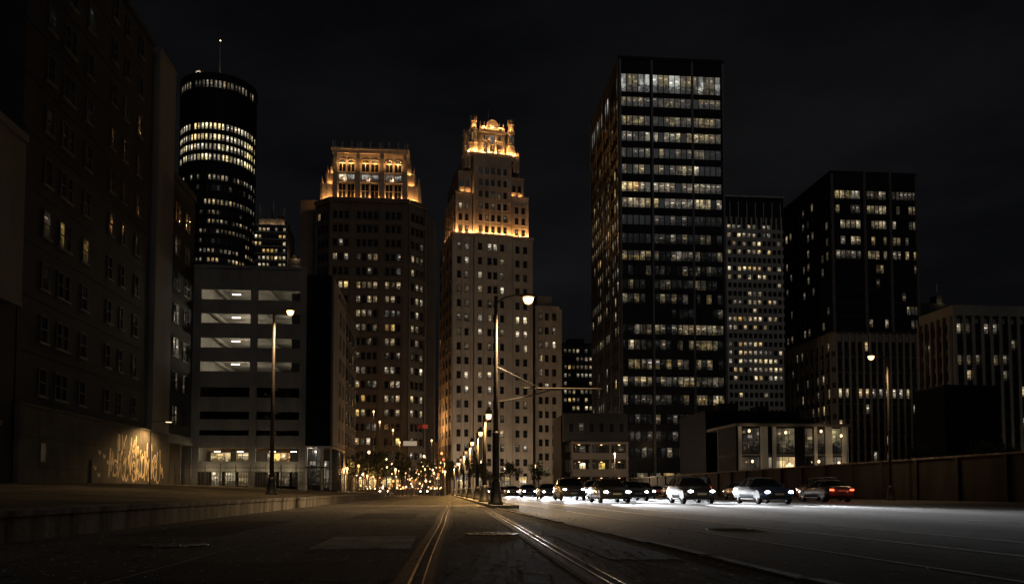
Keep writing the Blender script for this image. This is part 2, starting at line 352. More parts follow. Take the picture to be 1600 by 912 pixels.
# lane lines on the roadway; several are painted stand-ins for headlight streaks
for x, w, y0, y1 in ((4.36, .07, 3, 90), (6.09, .15, 3, 260), (7.72, .15, 3, 260), (19.4, .12, 8, 260), (19.7, .12, 8, 260), (33.4, .14, 20, 200)):
    strip('lane_streak_line', [(x, y0 + (y1 - y0) * i / 30) for i in range(31)], w, .006, paint, road)
for x in (12.4, 15.9, 23.4, 27.0, 30.3):
    for i in range(14): y = 6 + i * 9 + (x % 3); strip('lane_streak_line', [(x, y), (x, y + 3.2)], .13, .006, paint, road)
# the two grooved tram rails: running head, groove, guard lip
def railx(y):
    P = [(-4, -.42), (6.1, -.21), (20, .08), (38, .42), (46, .58), (54, .52), (64, .12), (80, -.95), (110, -3.6), (150, -7.5)]
    for (a, xa), (c, xc) in zip(P, P[1:]):
        if y <= c: t = (y - a) / (c - a); t = t * t * (3 - 2 * t) * .35 + t * .65; return xa + (xc - xa) * t
    return P[-1][1]
def rails(off, label):
    e = thing('tram_rail', label, 'rail', (0, 0, 0), group='grooved tram rails in the street')
    ys = [-4 + i * 1.2 for i in range(96)]
    for nm, d, w, z, m in (('bed', .045, .40, .0045, tar), ('flank', -.07, .10, .0052, railside), ('rail_head', 0, .020, .016, rail), ('groove', .05, .075, .0062, tar), ('guard_lip', .098, .014, .013, rail), ('inner_edge', .14, .06, .0058, railside)):
        strip(nm, [(railx(y) + off + d, y) for y in ys], w, z, m, e)
rails(0, 'left tram rail, a bright double steel line bending left in the distance')
rails(1.46, 'right tram rail running past the foot of the tall median lamp')
e = thing('tram_rail', 'short branch rail forking right just before the lamp row', 'rail')
for nm, d, w, z, m in (('rail_head', 0, .06, .021, rail), ('groove', .06, .06, .018, railside), ('guard_lip', .12, .03, .019, rail)):
    strip(nm, [(.55 + d + .02 * i + .0022 * i * i, 46 + i * 1.4) for i in range(22)], w, z, m, e)
gv = MB(); rg = random.Random(21)
for i in range(2600):
    y = 4.5 + 34 * rg.random() ** 1.5; x = rg.uniform(-5.4, 2.6) if i % 5 else rg.uniform(2.9, 8.5)
    if i % 3 == 0: x = rg.choice((-5.5, 2.75, -.05, 1.55, -2.5)) + rg.gauss(0, .16)
    s = rg.uniform(.006, .020); h = s * rg.uniform(.5, 1.0); a0 = rg.uniform(0, 6)
    P = [(x + s * cos(a0 + q * 1.57) * rg.uniform(.7, 1.3), y + s * sin(a0 + q * 1.57) * rg.uniform(.7, 1.3), .002) for q in range(4)] + [(x, y, .004 + h)]
    gv.add(P, [(0, 1, 4), (1, 2, 4), (2, 3, 4), (3, 0, 4)], mat('road_grit', (.30, .275, .235), .8, .4, 9))
tag(gv.build('road_grit'), 'loose pale grit scattered over the street surface', 'grit', kind='stuff')
# low retaining wall along the verge, in cast lengths
rw = thing('retaining_wall', 'low stained concrete wall edging the verge on the left', 'wall', (-5.65, -4, 0))
y = 0
while y < 92:
    l = 2.9 + random.uniform(-.1, .1); bb = MB(); dx = random.uniform(-.012, .012)
    bb.prism([(-.16 + dx, y + .012), (.0 + dx, y + .012), (.0 + dx, y + l - .012), (-.16 + dx, y + l - .012)], -.05, .34, conc)
    bb.prism([(-.36, y + .012), (.03 + dx, y + .012), (.03 + dx, y + l - .012), (-.36, y + l - .012)], .342, .43 + random.uniform(-.008, .008), conc)
    bb.build('wall_length', rw); y += l
# median island with kerbstones
mi = thing('median_island', 'narrow kerbed median island carrying the row of lamp posts', 'median', (2.1, 33, 0))
block('infill', mi, .13, .97, .2, 150, -.05, .11, conc2)
for i in range(60):
    for s_ in (0, 1): block('kerbstone', mi, s_ * .975, .125 + s_ * .975, i * 2.5 + .01, i * 2.5 + 2.49, -.05, .125 + random.uniform(-.006, .006), conc)
block('kerbstone', mi, .125, .975, 0, .19, -.05, .122, conc)

# wall beyond the roadway on the right
fw_ = thing('roadside_wall', 'long concrete parapet wall beyond the roadway on the right', 'wall', (36.05, 30, 0))
for i in range(26):
    l = 5.0; block('wall_panel', fw_, 0, .3, i * l + .02, i * l + l - .02, -.1, 3.02 + random.uniform(-.01, .01), mat('parapet_concrete', (.042, .039, .035), .9, .6, .6, .3, stretch=(1, 1, .3), fine=.3))
    block('coping', fw_, -.08, .38, i * l + .005, i * l + l - .005, 3.04, 3.17, conc)
    block('pilaster', fw_, -.14, -.003, i * l - .2, i * l + .2, -.1, 3.03, MATS['parapet_concrete'])
b = MB(); b.add([(36.2, 10, 2.75), (400, 10, 3.5), (400, 170, 3.5), (36.2, 170, 2.75)], [(0, 1, 2, 3)], groundm); tag(b.build('terrace'), kind='structure')

# ================================================================== LEFT SIDE OF THE STREET (facades along X = -30)
# nearest block: blank grey flank over a dark ground storey
B = Building('corner_building', 'blank grey-walled building at the far left edge above a dark base', (-30, 20, 0))
f = B.face(0, 0, R(90))
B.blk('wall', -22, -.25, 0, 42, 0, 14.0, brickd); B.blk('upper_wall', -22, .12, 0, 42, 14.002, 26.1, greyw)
for i in range(6): f.box('string_course', 7 * i + .02, 7 * i + 6.98, .12, .2, 13.86, 14.2, greyw)
f.box('door', 35.5, 39.8, -.2, -.05, .9, 5.2, blackm); f.box('lintel', 35.2, 40.1, -.2, .02, 5.21, 5.6, greyw)
for i in range(7): f.box('door_slat', 35.6, 39.7, -.04, -.01, 1.2 + i * .55, 1.65 + i * .55, iron)
f.box('parapet', 0, 42, .1, .3, 25.85, 26.4, greyw); B.finish()

# tall dark block with the graffiti wall at its foot
B = Building('apartment_block', 'tall dark block with sash windows above the graffiti wall', (-30, 62.3, 0))
f = B.face(0, 0, R(90))
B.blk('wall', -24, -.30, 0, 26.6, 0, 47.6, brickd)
B.blk('pier', -24, .10, 27.6, 33.0, 6.95, 47.8, greyw); B.blk('recess', -24, -1.1, 26.6, 27.6, 0, 47.2, blackp)
B.blk('pier_coping', -24, .18, 27.55, 33.1, 47.81, 48.15, greyw); B.blk('cornice', -24.1, -.02, -.1, 26.58, 47.61, 48.1, brickd)
for k, z in enumerate([9.0 + 4.08 * i for i in range(10)]):
    for u, w, nx in ((4.0, 1.25, 1), (6.6, .95, 1), (7.75, .95, 1), (11.1, 1.25, 1), (16.4, 1.1, 1), (19.4, .9, 1), (23.1, 1.15, 1)):
        m = darkglass
        if k == 3 and u == 6.6: m = lit['night_low']
        elif k == 3 and u in (4.0, 11.1): m = lit['night_low']
        elif random.random() < .06: m = lit['faint']
        f.win(u, z, w, 2.1, m, n=-.30, nz=2, t=.09, sill=greyw, fm=mat('worn_sash', (.045, .042, .038), .7, .3, 2))
    f.box('floor_band', .02, 26.58, -.299, -.24, z + 2.0, z + 2.16, brickd)
B.finish()
g_ = Building('graffiti_wall', 'long pale wall at the foot of the dark block, sprayed with tall tangled graffiti', (-30, 62.3, 0), cat='wall')
f = g_.face(0, 0, R(90))
for i in range(11):
    for j in range(3): f.box('wall_panel', i * 3.0 + .015, i * 3.0 + 2.985, -.28, .09 + random.uniform(0, .012), .3 + 2.2 * j + .012, .3 + 2.2 * j + 2.188, panelc)
f.box('coping', 0, 26.9, -.25, .2, 6.905, 7.08, panelc); f.box('utility_pipe', 12.4, 12.5, .11, .2, 1.2, 3.4, iron); f.box('vent', 3.2, 4.0, .105, .15, 2.9, 4.3, iron)
f.box('downpipe', 26.95, 27.1, .11, .26, 1, 6.9, iron)
def stroke(pts, w):
    n = 26; q = []
    for i in range(len(pts) - 1):
        p0, p1, p2, p3 = pts[max(i - 1, 0)], pts[i], pts[i + 1], pts[min(i + 2, len(pts) - 1)]
        for k in range(8):
            t = k / 8; q.append(tuple(.5 * (2 * p1[a] + (p2[a] - p0[a]) * t + (2 * p0[a] - 5 * p1[a] + 4 * p2[a] - p3[a]) * t * t + (3 * p1[a] - p0[a] - 3 * p2[a] + p3[a]) * t ** 3) for a in (0, 1)))
    q.append(pts[-1]); b = MB(); vs = []
    for i, (u, z) in enumerate(q):
        a, c = q[max(i - 1, 0)], q[min(i + 1, len(q) - 1)]; du, dz = c[0] - a[0], c[1] - a[1]; l = math.hypot(du, dz) or 1
        ww = w * (.65 + .5 * abs(sin(i * .7 + u)))
        for s_ in (1, -1): vs.append((.106, u + s_ * -dz / l * ww / 2, z + s_ * du / l * ww / 2))
    b.add(vs, [(2 * i, 2 * i + 1, 2 * i + 3, 2 * i + 2) for i in range(len(q) - 1)], graff); b.build('graffiti_stroke', g_.e)
# tangled tall letters: zigzags, loops and spikes, lower row 1.7-4.4 m, spikes up to 6.3 m
rg = random.Random(5); u = 16.4
for i in range(16):
    w_ = rg.uniform(.8, 1.15); z0, z1 = 1.8 + rg.uniform(-.2, .35), 4.1 + rg.uniform(-.6, .8)
    k = i % 5
    if k == 0: P = [(u, z0), (u + w_ * .25, z1), (u + w_ * .5, z0 + .5), (u + w_ * .75, z1 - .3), (u + w_, z0)]
    elif k == 1: P = [(u + w_, z1 - .2), (u + w_ * .3, z1), (u, (z0 + z1) / 2), (u + w_ * .4, z0), (u + w_, z0 + .5), (u + w_ * .6, z0 + 1.1)]
    elif k == 2: P = [(u, z1 + 1.3), (u + .12, z0 + 1.4), (u + .2, z0), (u + w_ * .6, z0 + 1.6), (u + w_ * .9, z1 - .2), (u + w_ * .5, z0 + 1.9), (u + w_, z0 + .1)]
    elif k == 3: P = [(u, z0 + .4), (u + w_ * .4, z1), (u + w_ * .9, z0 + 1.2), (u + w_ * .5, z0), (u + .05, z0 + 1.0), (u + w_ * .6, z1 + .6)]
    else: P = [(u + .1, z1), (u, z0 + .3), (u + w_ * .5, z0), (u + w_, z0 + .8), (u + w_ * .9, z1 + .3)]
    stroke(P, rg.uniform(.15, .23)); u += w_ * .95
for i in range(13):
    u = 18.2 + rg.uniform(0, 12.2); z = rg.uniform(3.2, 4.5); stroke([(u, z), (u + rg.uniform(-.25, .25), z + rg.uniform(.5, .9)), (u + rg.uniform(-.2, .5), z + rg.uniform(1.0, 1.9))], rg.uniform(.14, .24))
for u, z in ((14.0, 4.3), (15.0, 4.0), (15.9, 3.5), (13.1, 2.9), (13.9, 2.3)): stroke([(u, z), (u + .25, z - .3), (u + .5, z - .05)], .2)
for i in range(4): u = 19 + i * 3.05; stroke([(u, 4.1 + rg.uniform(-.6, .4)), (u + .6, 4.6 + rg.uniform(-.4, .7)), (u + 1.1, 3.7), (u + .6, 3.1)], .2)
lm = thing('wall_lamp', 'small bracket lamp on top of the graffiti wall by the pier', 'lamp', (-29.9, 88.0, 7.05))
bb = MB(); bb.tube([(0, 0, 0), (0, 0, .5), (.5, -.1, .75), (2.2, -.4, .8)], .04, iron, 6); bb.build('bracket', lm)
bb = MB(); bb.box(2.1, 2.7, -.65, -.2, .70, .84, iron); bb.build('lamp_head', lm); bb = MB(); bb.box(2.15, 2.65, -.6, -.25, .66, .695, warmlens); bb.build('lens', lm)
plight(lm, (2.4, -.45, .5), 2700, (1, .60, .24), .12, spot=R(165), blend=.5)

# block beyond: lower, shop at street level
B = Building('corner_shop_building', 'dark building past the grey pier with a lit shop window at street level', (-30, 95.5, 0))
f = B.face(0, 0, R(90))
B.blk('wall', -20, -.25, 0, 9.2, 7.2, 36.5, brickd); B.blk('shop_core', -20, -1.6, 0, 9.2, 0, 7.19, blackp); B.blk('parapet', -20, -.1, -.05, 9.3, 36.51, 37.3, brickd)
B.blk('fascia', -1.6, .0, 0, 9.2, 6.2, 7.18, greyw)
for u in (.15, 4.6, 8.8): f.box('shop_pier', u, u + .35, -1.59, -.02, 1, 6.19, greyw)
for k in range(7):
    for u in (2.0, 3.1, 5.8, 6.9):
        m = pick((('mid', .3), ('dim', .35))) if k < 3 else pick((('faint', .3), ('dim', .06)))
        f.win(u, 9.4 + 3.9 * k, .95, 2.2, m, n=-.25, nz=2, t=.08)
f.win(2.5, 3.7, 4.0, 4.9, lit['shop'], n=-1.59, nx=5, nz=4, t=.1); f.win(6.9, 3.7, 3.6, 4.9, lit['dim'], n=-1.59, nx=5, nz=4, t=.1)
B.finish()

# ------------------------------------------------------------------ parking garage facing us at Y = 105
GX0, GX1, GY = -30.2, -16.5, 105.0
B = Building('parking_garage', 'concrete parking garage with open decks, upper four decks lit', (GX0, GY, 0)); W_ = GX1 - GX0
f = B.face(0, 0, 0)
decks = [(24.45, 25.7), (21.5, 22.7), (18.45, 19.65), (15.5, 16.7), (12.3, 13.5), (9.55, 10.5), (7.55, 8.2)]
prev = 28.3
for i, (a, c) in enumerate(decks):
    f.box('spandrel_panel', .45, 7.0, -.3, .0, c, prev - .01, conc2); f.box('spandrel_panel', 7.02, W_ - .05, -.3, .0, c, prev - .01, conc2); prev = a
    B.blk('deck_slab', .3, W_ - .3, .31, 17, a - .55, a - .3, conc2)
f.box('spandrel_panel', .45, 7.0, -.3, 0, 6.0, prev - .01, conc2); f.box('spandrel_panel', 7.02, W_ - .05, -.3, 0, 6.0, prev - .01, conc2)
for u, w in ((-.1, 1.0), (6.85, .85), (12.9, .85)): f.box('column', u, u + w, -.35, .12, 0, 28.31, conc2)
f.box('parapet', -.1, W_ + .05, -.3, .16, 28.32, 28.75, conc2)
B.blk('rear_wall', 0, W_, 17.02, 17.3, 0, 28.3, conc2); B.blk('side_wall', 0, .25, .36, 17, 0, 28.3, conc2); B.blk('side_wall', W_ - .25, W_, .36, 17, 0, 28.3, conc2); B.blk('roof_slab', .3, W_ - .3, .31, 17, 27.6, 28.2, conc2)
for i in range(7):
    a, c = decks[i]; top = (decks[i - 1][0] - .58) if i else 27.55
    for x in (3.6, 10.2):
        B.blk('beam', x - 2.6, x - 2.3, .5, 16.8, top - .45, top - .01, conc2)
        if i < 4:
            for y_ in ((3.2, 9.5) if x < 5 else (8.5,)):
                # fittings hang low enough to be seen under the spandrel
                B.blk('light_fitting', x + .2, x + 1.2, y_, y_ + .25, c + .12 - (.0 if y_ < 5 else .45), c + .2 - (.0 if y_ < 5 else .45), coollens)
                plight(B.e, (x + .7, y_ + .1, c - .12 - (.0 if y_ < 5 else .45)), 300 if x < 5 else 200, (1, .86, .62), .15, 'deck_light')
    if i > 3: rp_ = MB(); rp_.box(-3.1, 3.1, 0, 6, -.12, .12, conc2); rp_.build('ramp', B.e, (3.7, 9.5, (a + top) / 2 - .5), (0, R(-14), 0)); plight(B.e, (9, 10, top - .6), 8, (1, .8, .55), .1, 'deck_light')
B.blk('mezzanine_slab', .3, W_ - .3, -.05, 6, 3.1, 4.35, conc2)
B.blk('ground_back_wall', .3, W_ - .3, 6.02, 6.2, 0, 5.9, stoned)
for u in (2.0, 5.2, 9.2, 11.7): f.win(u, 5.1, 2.6, 1.3, pick((('shop', .6), ('mid', .4))), n=-6.0, nx=3, t=.06)
for i in range(8): f.win(1.5 + i * 1.62, 2.2, 1.3, 1.75, pick((('mid', .35), ('dim', .35), ('shop', .2))), n=.06, nx=4, nz=3, t=.05)
for x in (2.2, 5.0, 9.0, 11.6):
    B.blk('light_fitting', x, x + .7, 2, 2.25, 5.62, 5.7, coollens); plight(B.e, (x + .3, 2.1, 5.45), 60, (1, .8, .5), .12, 'arcade_light')
    plight(B.e, (x + .3, -1.2, 2.9), 60, (1, .78, .46), .12, 'canopy_light')
B.finish()

B = Building('stair_tower', 'black windowless stair tower over a glazed lobby beside the garage', (GX1 + .05, GY - .3, 0)); f = B.face(0, 0, 0)
B.blk('shaft', 0, 3.0, 0, 14, 6.3, 27.7, blackp); B.blk('side_wall', 3.01, 3.3, .2, 14, 6.4, 27.5, greyw); B.blk('soffit', .0, 3.3, 0, 14, 6.1, 6.29, pale)
B.blk('lobby_back', 0, 3.2, 5, 5.2, .8, 6.09, stoned)
for u in (.05, 1.95, 3.0): f.box('lobby_column', u, u + .22, -.35, -.1, .8, 6.09, pale)
f.win(1.1, 3.7, 1.6, 4.6, lit['dim'], n=-.4, nx=3, nz=3); f.win(2.6, 2.8, .7, 3.4, lit['mid'], n=-.4, nx=1, nz=3)
B.blk('light_fitting', .3, .5, 1.0, 3.0, 5.9, 6.0, coollens); plight(B.e, (1.2, .25, 5.6), 60, (1, .9, .7), .1, 'lobby_light')
f.box('canopy', .2, 2.9, -.3, .9, 3.55, 3.7, iron); B.finish()

B = Building('side_street_building', 'dark narrow building behind the stair tower with scattered lit sashes', (-13.2, 110, 0)); f = B.face(0, 0, R(90))
B.blk('wall', -6, 0, 0, 24, 0, 26.0, brickd); B.blk('cornice', -6, .2, -.1, 24.1, 26.01, 26.5, brickd)
for k in range(7):
    for i in range(6): f.win(2.0 + i * 4, 5.0 + 3.1 * k, 1.6, 1.9, pick((('mid', .22), ('dim', .3), ('warm', .12))), nx=2, nz=2, sill=greyw)
for i in range(6): f.win(2 + i * 4, 1.9, 3.0, 2.6, pick((('shop', .6), ('mid', .2))), nx=3)
B.finish()

# iron fence in front of the garage
fe = thing('iron_fence', 'black iron picket fence standing in front of the garage', 'fence', (-30, 98, 1.3))
for i in range(13): bb = MB(); bb.box(i * 1.7 - .04, i * 1.7 + .04, -.04, .04, -.4, 2.35, iron); bb.lathe([(.05, 2.351), (.07, 2.42), (.0, 2.5)], iron, 6, (i * 1.7, 0)); bb.build('post', fe)
for z in (.25, 2.05): block('rail', fe, 0, 20.4, -.02, .02, z, z + .05, iron)
bb = MB()
for i in range(136):
    if i % 11.33 > .5: bb.box(i * .15 - .011, i * .15 + .011, -.011, .011, .1, 2.25, iron)
tag(bb.build('pickets', fe), kind='stuff')

# ------------------------------------------------------------------ round glass tower
RX, RY, RR = -82.2, 312.0, 13.4
B = Building('round_tower', 'cylindrical dark glass tower with bright ring floors and roof mast', (RX, RY, 0))
bb = MB(); bb.lathe([(RR - .5, 0), (RR - .5, 150)], blackm, 64); bb.build('core', B.e)
def ring(z0, z1, r, m, nm='floor_band'): bb = MB(); bb.lathe([(r - .6, z0), (r, z0), (r, z1), (r - .6, z1)], m, 72); bb.build(nm, B.e)
face0 = math.atan2(-RY, -RX)
def yz(y): return (767 - y) * .2345 + .68
rows = [(146, 8, 'sel'), (212, 7, 'full'), (229, 7, 'full'), (244, 7, 'full'), (260, 7, 'full'), (291, 6, 'part'), (307, 6, 'few'), (329, 6, 'part'), (345, 5, 'few'), (359, 5, 'part'), (374, 5, 'part'), (389, 5, 'few'), (404, 5, 'part'), (418, 5, 'part'), (434, 5, 'few')]
NP = 58
for y_, hp, kd in rows:
    z, h = yz(y_), hp * 2 * .2345 * .86
    for i in range(NP):
        a = 2 * pi * i / NP
        if cos(a - face0) < .05: continue
        t_ = {'full': (('ring', .9), ('bright', .08)), 'part': (('mid', .34), ('warm', .18), ('dim', .25)), 'few': (('mid', .10), ('dim', .22)), 'sel': (('mid', .45), ('dim', .3))}[kd]
        w = 2 * pi * RR / NP
        B.w.append(((cos(a) * (RR - .3), sin(a) * (RR - .3), z), a + pi / 2, winmesh(w * .95, h, t=.3), pick(t_), w * h))
for (ya, ha, _), (yb_, hb, _) in zip(rows, rows[1:]): ring(yz(yb_) + hb * .2, yz(ya) - ha * .2, RR, blackm)
ring(yz(146) + 1.3, 150.2, RR + .25, blackm, 'roof_drum'); ring(0, yz(434) - 1, RR, blackm)
for i in range(38):
    a = 2 * pi * i / 38
    if cos(a - face0) > 0: obj('mullion', ubox(blackp), B.e, (cos(a) * (RR + .05), sin(a) * (RR + .05), 118), (0, 0, a), (.16, .12, 64))
bb = MB(); bb.tube([(0, 0, 150), (0, 0, 159), (0, 0, 169)], [.5, .32, .1], pale, 8)
for z in (152, 154, 156, 158): bb.box(-.9, .9, -.05, .05, z, z + .1, iron)
bb.build('mast', B.e); bb = MB(); bb.lathe([(.05, 168.9), (.3, 169.2), (.05, 169.5)], warmlens, 8); bb.build('mast_light', B.e); bb = MB(); bb.tube([(-2.6, 2, 150), (-2.6, 2, 158)], [.2, .06], pale, 6); bb.build('aerial', B.e); plight(B.e, (.9, -1.6, 151.2), 160, (1, .85, .65), .2, 'roof_light')
bb = MB(); bb.tube([(-6, -4, 150), (-6, -4, 153)], .2, iron, 6); bb.lathe([(.2, 153), (1.5, 153.6), (1.7, 154.6), (.1, 153.9)], pale, 10, (-6, -4)); bb.build('dish', B.e); plight(B.e, (-6.5, -5.6, 152.6), 600, (1, .85, .65), .2, 'roof_light')
B.finish()

# far building between the round tower and the brown tower, lit roof terraces
B = Building('terraced_office', 'distant office with glittering roof terraces between the two left towers', (-93, 420, 0)); f = B.face(0, 0, 0)
B.blk('wall', 0, 17, 0, 20, 0, 134, stoned); B.blk('wing', 17.02, 26, 3, 20, 0, 118, stoned); B.blk('penthouse', 2, 15, 3, 18, 134.01, 138, stoned)
B.blk('wing', 26.02, 33, 6, 20, 0, 112, stoned)
for k in range(7):
    for i in range(8): f.win(1.4 + 2.0 * i, 110 + 3.6 * k, 1.3, 1.9, pick((('warm', .35), ('bright', .12), ('mid', .2))))
    f.box('floor_ledge', 0, 17, .01, .5, 112 + 3.6 * k, 112.4 + 3.6 * k, pale)
for i in range(9): f.win(18 + 1.7 * i, 109.5 if i > 4 else 113, 1.2, 2.2, pick((('bright', .5), ('warm', .4))), n=-3 if i < 5 else -6)
for x, z, n in ((4, 134.6, 1.5), (9, 134.6, 1.5), (14, 134.6, 1.5), (21, 118.6, 2), (29, 112.6, 5)): plight(B.e, (x, n, z), 190, (1, .68, .36), .3, 'terrace_light')
for x0, x1, z1 in ((.5, 1.6, 141), (3.2, 5.0, 140), (7.4, 8.2, 143.5), (10.5, 13.2, 140.6), (15.4, 16.4, 137), (18.5, 20, 121), (22.5, 24.6, 119.6), (27.5, 29, 114.6), (31, 32, 113.6)): B.blk('roof_plant', x0, x1, 6.5, 9.5, 112.02 if x0 > 26 else 118.02 if x0 > 17 else 134.5, z1, stoned)
for x, z in ((2.2, 146), (9.0, 148), (14.2, 144.5)): bb = MB(); bb.tube([(x, 5, 136), (x, 5, z)], .14, pale, 5); bb.build('aerial', B.e)
for i in range(7): plight(B.e, (1.5 + i * 2.4, 1.2, 135.0 if i < 6 else 134.8), 26, (1, .7, .4), .12, 'terrace_light')
B.finish()

# ------------------------------------------------------------------ brown stone tower with floodlit crown, Y = 200
B = Building('crowned_stone_tower', 'broad dark stone tower with a floodlit loggia crown, left of centre', (-26.2, 200, 0))
WD = 18.6   # front face width
poly = [(0, 0), (WD, 0), (WD + 4.2, 4.2), (WD + 4.2, 26), (-4.0, 26), (-4.0, 4.0)]
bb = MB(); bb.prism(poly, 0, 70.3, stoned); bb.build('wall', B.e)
B.blk('wing', -8.0, -4.02, 6, 26, 0, 72.5, stoned); B.blk('wing', WD + 4.22, WD + 6.6, 8, 26, 0, 69, stoned)
F0 = B.face(0, 0, 0); FR = B.face(WD, 0, R(45)); FL = B.face(-4.0, 4.0, R(-45)); CH = 4.2 * math.sqrt(2)
cols = [1.2, 2.55, 3.9, 6.8, 8.15, 9.5, 10.85, 13.7, 15.05, 16.4]
litrow = {0: .05, 1: .05, 2: .1, 3: .55, 4: .2, 5: .8, 6: .4, 7: .6, 8: .8, 9: .75, 10: .7, 11: .75, 12: .7, 13: .7, 14: .65, 15: .6, 16: .55, 17: .4, 18: .3}
for k in range(19):
    z = 67.2 - 3.42 * k; p = litrow[k]
    kinds = (('mid', p * .45), ('warm', p * .25), ('dim', p * .3)) if k < 11 else (('warm', p * .4), ('bright', p * .12), ('mid', p * .2), ('dim', p * .2))
    for c in cols: F0.win(c, z, 1.0, 1.75, pick(kinds), n=.0, nz=2, t=.07)
    for FF in (FR, FL):
        for c in (1.5, 3.0, 4.5): FF.win(c, z, 1.0, 1.75, pick(tuple((q, v * .6) for q, v in kinds)), n=0, nz=2, t=.07)
    F0.box('spandrel', .0, WD, .0, .12 if k % 4 else .3, z - 2.25, z - 1.2, stoned)
    for FF in (FR, FL): FF.box('spandrel', 0.1, CH - .1, .0, .12 if k % 4 else .3, z - 2.25, z - 1.2, stoned)
for c in (-.02, 4.85, 11.8, WD - 1.3): F0.box('pier', c, c + (.95 if c > 4 else .5), .0, .42, 0, 70.2, stoned)
for FF in (FR, FL):
    for c in (.1, CH - .55): FF.box('pier', c, c + .5, .0, .36, 0, 70.1, stoned)
F0.box('cornice', -.3, WD + .3, -.1, .7, 70.31, 71.2, stoned); FR.box('cornice', .35, CH - .1, -.2, .7, 70.31, 71.15, stoned); FL.box('cornice', .1, CH - .35, -.2, .7, 70.31, 71.15, stoned)
# crown: three double-height bays between pinnacled buttresses
cz = 71.3
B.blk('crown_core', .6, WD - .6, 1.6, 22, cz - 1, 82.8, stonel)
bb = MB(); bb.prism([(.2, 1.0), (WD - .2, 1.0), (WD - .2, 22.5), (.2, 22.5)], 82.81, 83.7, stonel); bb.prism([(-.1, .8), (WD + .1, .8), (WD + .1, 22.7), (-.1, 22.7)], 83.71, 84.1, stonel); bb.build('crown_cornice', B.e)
FC = B.face(0, 1.6, 0); crownglass = mat('dark_loggia_glass', (.006, .007, .009), .6, .3, .5, spec=.05)
bx = [.3, 5.75, 11.55, WD - 1.5]
for i, u in enumerate(bx):
    bb = MB(); w = 1.2
    bb.box(0, w, -.7, -.01, cz, 78.4, stonel); bb.box(.12, w - .12, -.5, -.01, 78.41, 81.6, stonel)
    bb.add([(0, -.7, 78.4), (w, -.7, 78.4), (w, -.01, 78.4), (0, -.01, 78.4), (w / 2, -.4, 80.6)], [(0, 1, 4), (1, 2, 4), (2, 3, 4), (3, 0, 4)], stonel)
    bb.add([(.1, -.6, 81.6), (w - .1, -.6, 81.6), (w - .1, -.01, 81.6), (.1, -.01, 81.6), (w / 2, -.35, 86.0)], [(0, 1, 4), (1, 2, 4), (2, 3, 4), (3, 0, 4)], stonel)
    bb.build('buttress', B.e, (u, 1.6, 0))
for i in range(3):
    u0, u1 = bx[i] + 1.25, bx[i + 1] - .05; uw = (u1 - u0) / 2
    for j in range(2):
        c = u0 + uw * (j + .5)
        FC.win(c, 73.6, uw * .86, 3.6, crownglass, nx=2, nz=2, t=.10, fm=stonel)
        FC.win(c, 77.0, uw * .86, 1.5, lit['cool'] if (i + j) % 4 else lit['bright'], nx=3, t=.1, fm=stonel)
        FC.win(c, 79.2, uw * .86, 2.4, crownglass, nx=2, t=.10, fm=stonel)
        bb = MB()   # round-headed lunette with moulding
        r_ = uw * .43; A = [(c + r_ * cos(pi * q / 10), 80.6 + r_ * .9 * sin(pi * q / 10)) for q in range(11)]
        bb.add([(x, -.06, z) for x, z in A], [tuple(range(11))[::-1]], lit['crown']); bb.build('lunette', B.e, (0, 1.6, 0))
        bb = MB(); bb.tube([(x, -.12, z) for x, z in A], .11, stonel, 5); bb.build('arch_moulding', B.e, (0, 1.6, 0))
    FC.box('mullion', u0 + uw - .14, u0 + uw + .14, .0, .4, cz, 81.5, stonel)
    FC.box('balcony', u0, u1, .0, .55, 75.55, 75.95, stonel)
    for q in range(7): FC.box('baluster', u0 + .3 + q * (u1 - u0 - .6) / 6 - .06, u0 + .3 + q * (u1 - u0 - .6) / 6 + .06, .35, .5, 75.96, 76.6, stonel)
    FC.box('ledge', u0, u1, .0, .3, 78.05, 78.3, stonel)
    for j in range(2): plight(B.e, (u0 + uw * (j + .5), .95, 80.3), 200, (1, .47, .15), .08, 'flood_light')
for i in range(9): bb = MB(); bb.lathe([(.16, 84.1), (.2, 84.5), (.1, 84.9), (.22, 85.2), (.0, 86.1)], stonel, 6, (.3 + i * (WD - .6) / 8, 1.2)); bb.build('finial', B.e)
# stepped corner pavilions beside the crown
for s_, x0 in ((-1, -3.6), (1, WD)):
    for k, (w, z1, dy) in enumerate(((3.4, 75.6, 2.6), (2.2, 78.6, 3.4), (1.2, 80.6, 4.2))):
        xx0 = .55 - w if s_ < 0 else WD - .55; B.blk('corner_pavilion', xx0, xx0 + w, dy, 20 - dy, cz - 1 if k == 0 else (75.62, 78.62)[k - 1], z1, stonel)
        xe = .55 - w if s_ < 0 else WD - .55 + w
        for q in range(2): bb = MB(); bb.lathe([(.3, z1), (.34, z1 + .5), (.16, z1 + .9), (.0, z1 + 2.2)], stonel, 6, (xe - s_ * .4, dy + .4 + q * 3)); bb.build('finial', B.e)
        for q in range(3): obj('pavilion_rib', ubox(stonel), B.e, (xx0 + w * (q + .5) / 3, dy - .12, ((cz + z1) / 2 if k == 0 else ((75.62, 78.62)[k - 1] + z1) / 2)), (0, 0, 0), (.22, .22, (z1 - cz - .2) if k == 0 else z1 - (75.62, 78.62)[k - 1] - .1))
        plight(B.e, (xe - s_ * w * .5, dy - .55, (cz + .3, 75.9, 78.9)[k]), (150, 90, 70)[k], (1, .47, .15), .08, 'flood_light')
    plight(B.e, (xe + s_ * 2.7, 2.6, cz + .4), 170, (1, .47, .15), .08, 'flood_light')
for i, u in enumerate(bx):
    for d in (-.35, 1.55): plight(B.e, (u + d, 1.12, cz + .3), 240, (1, .47, .15), .06, 'flood_light')
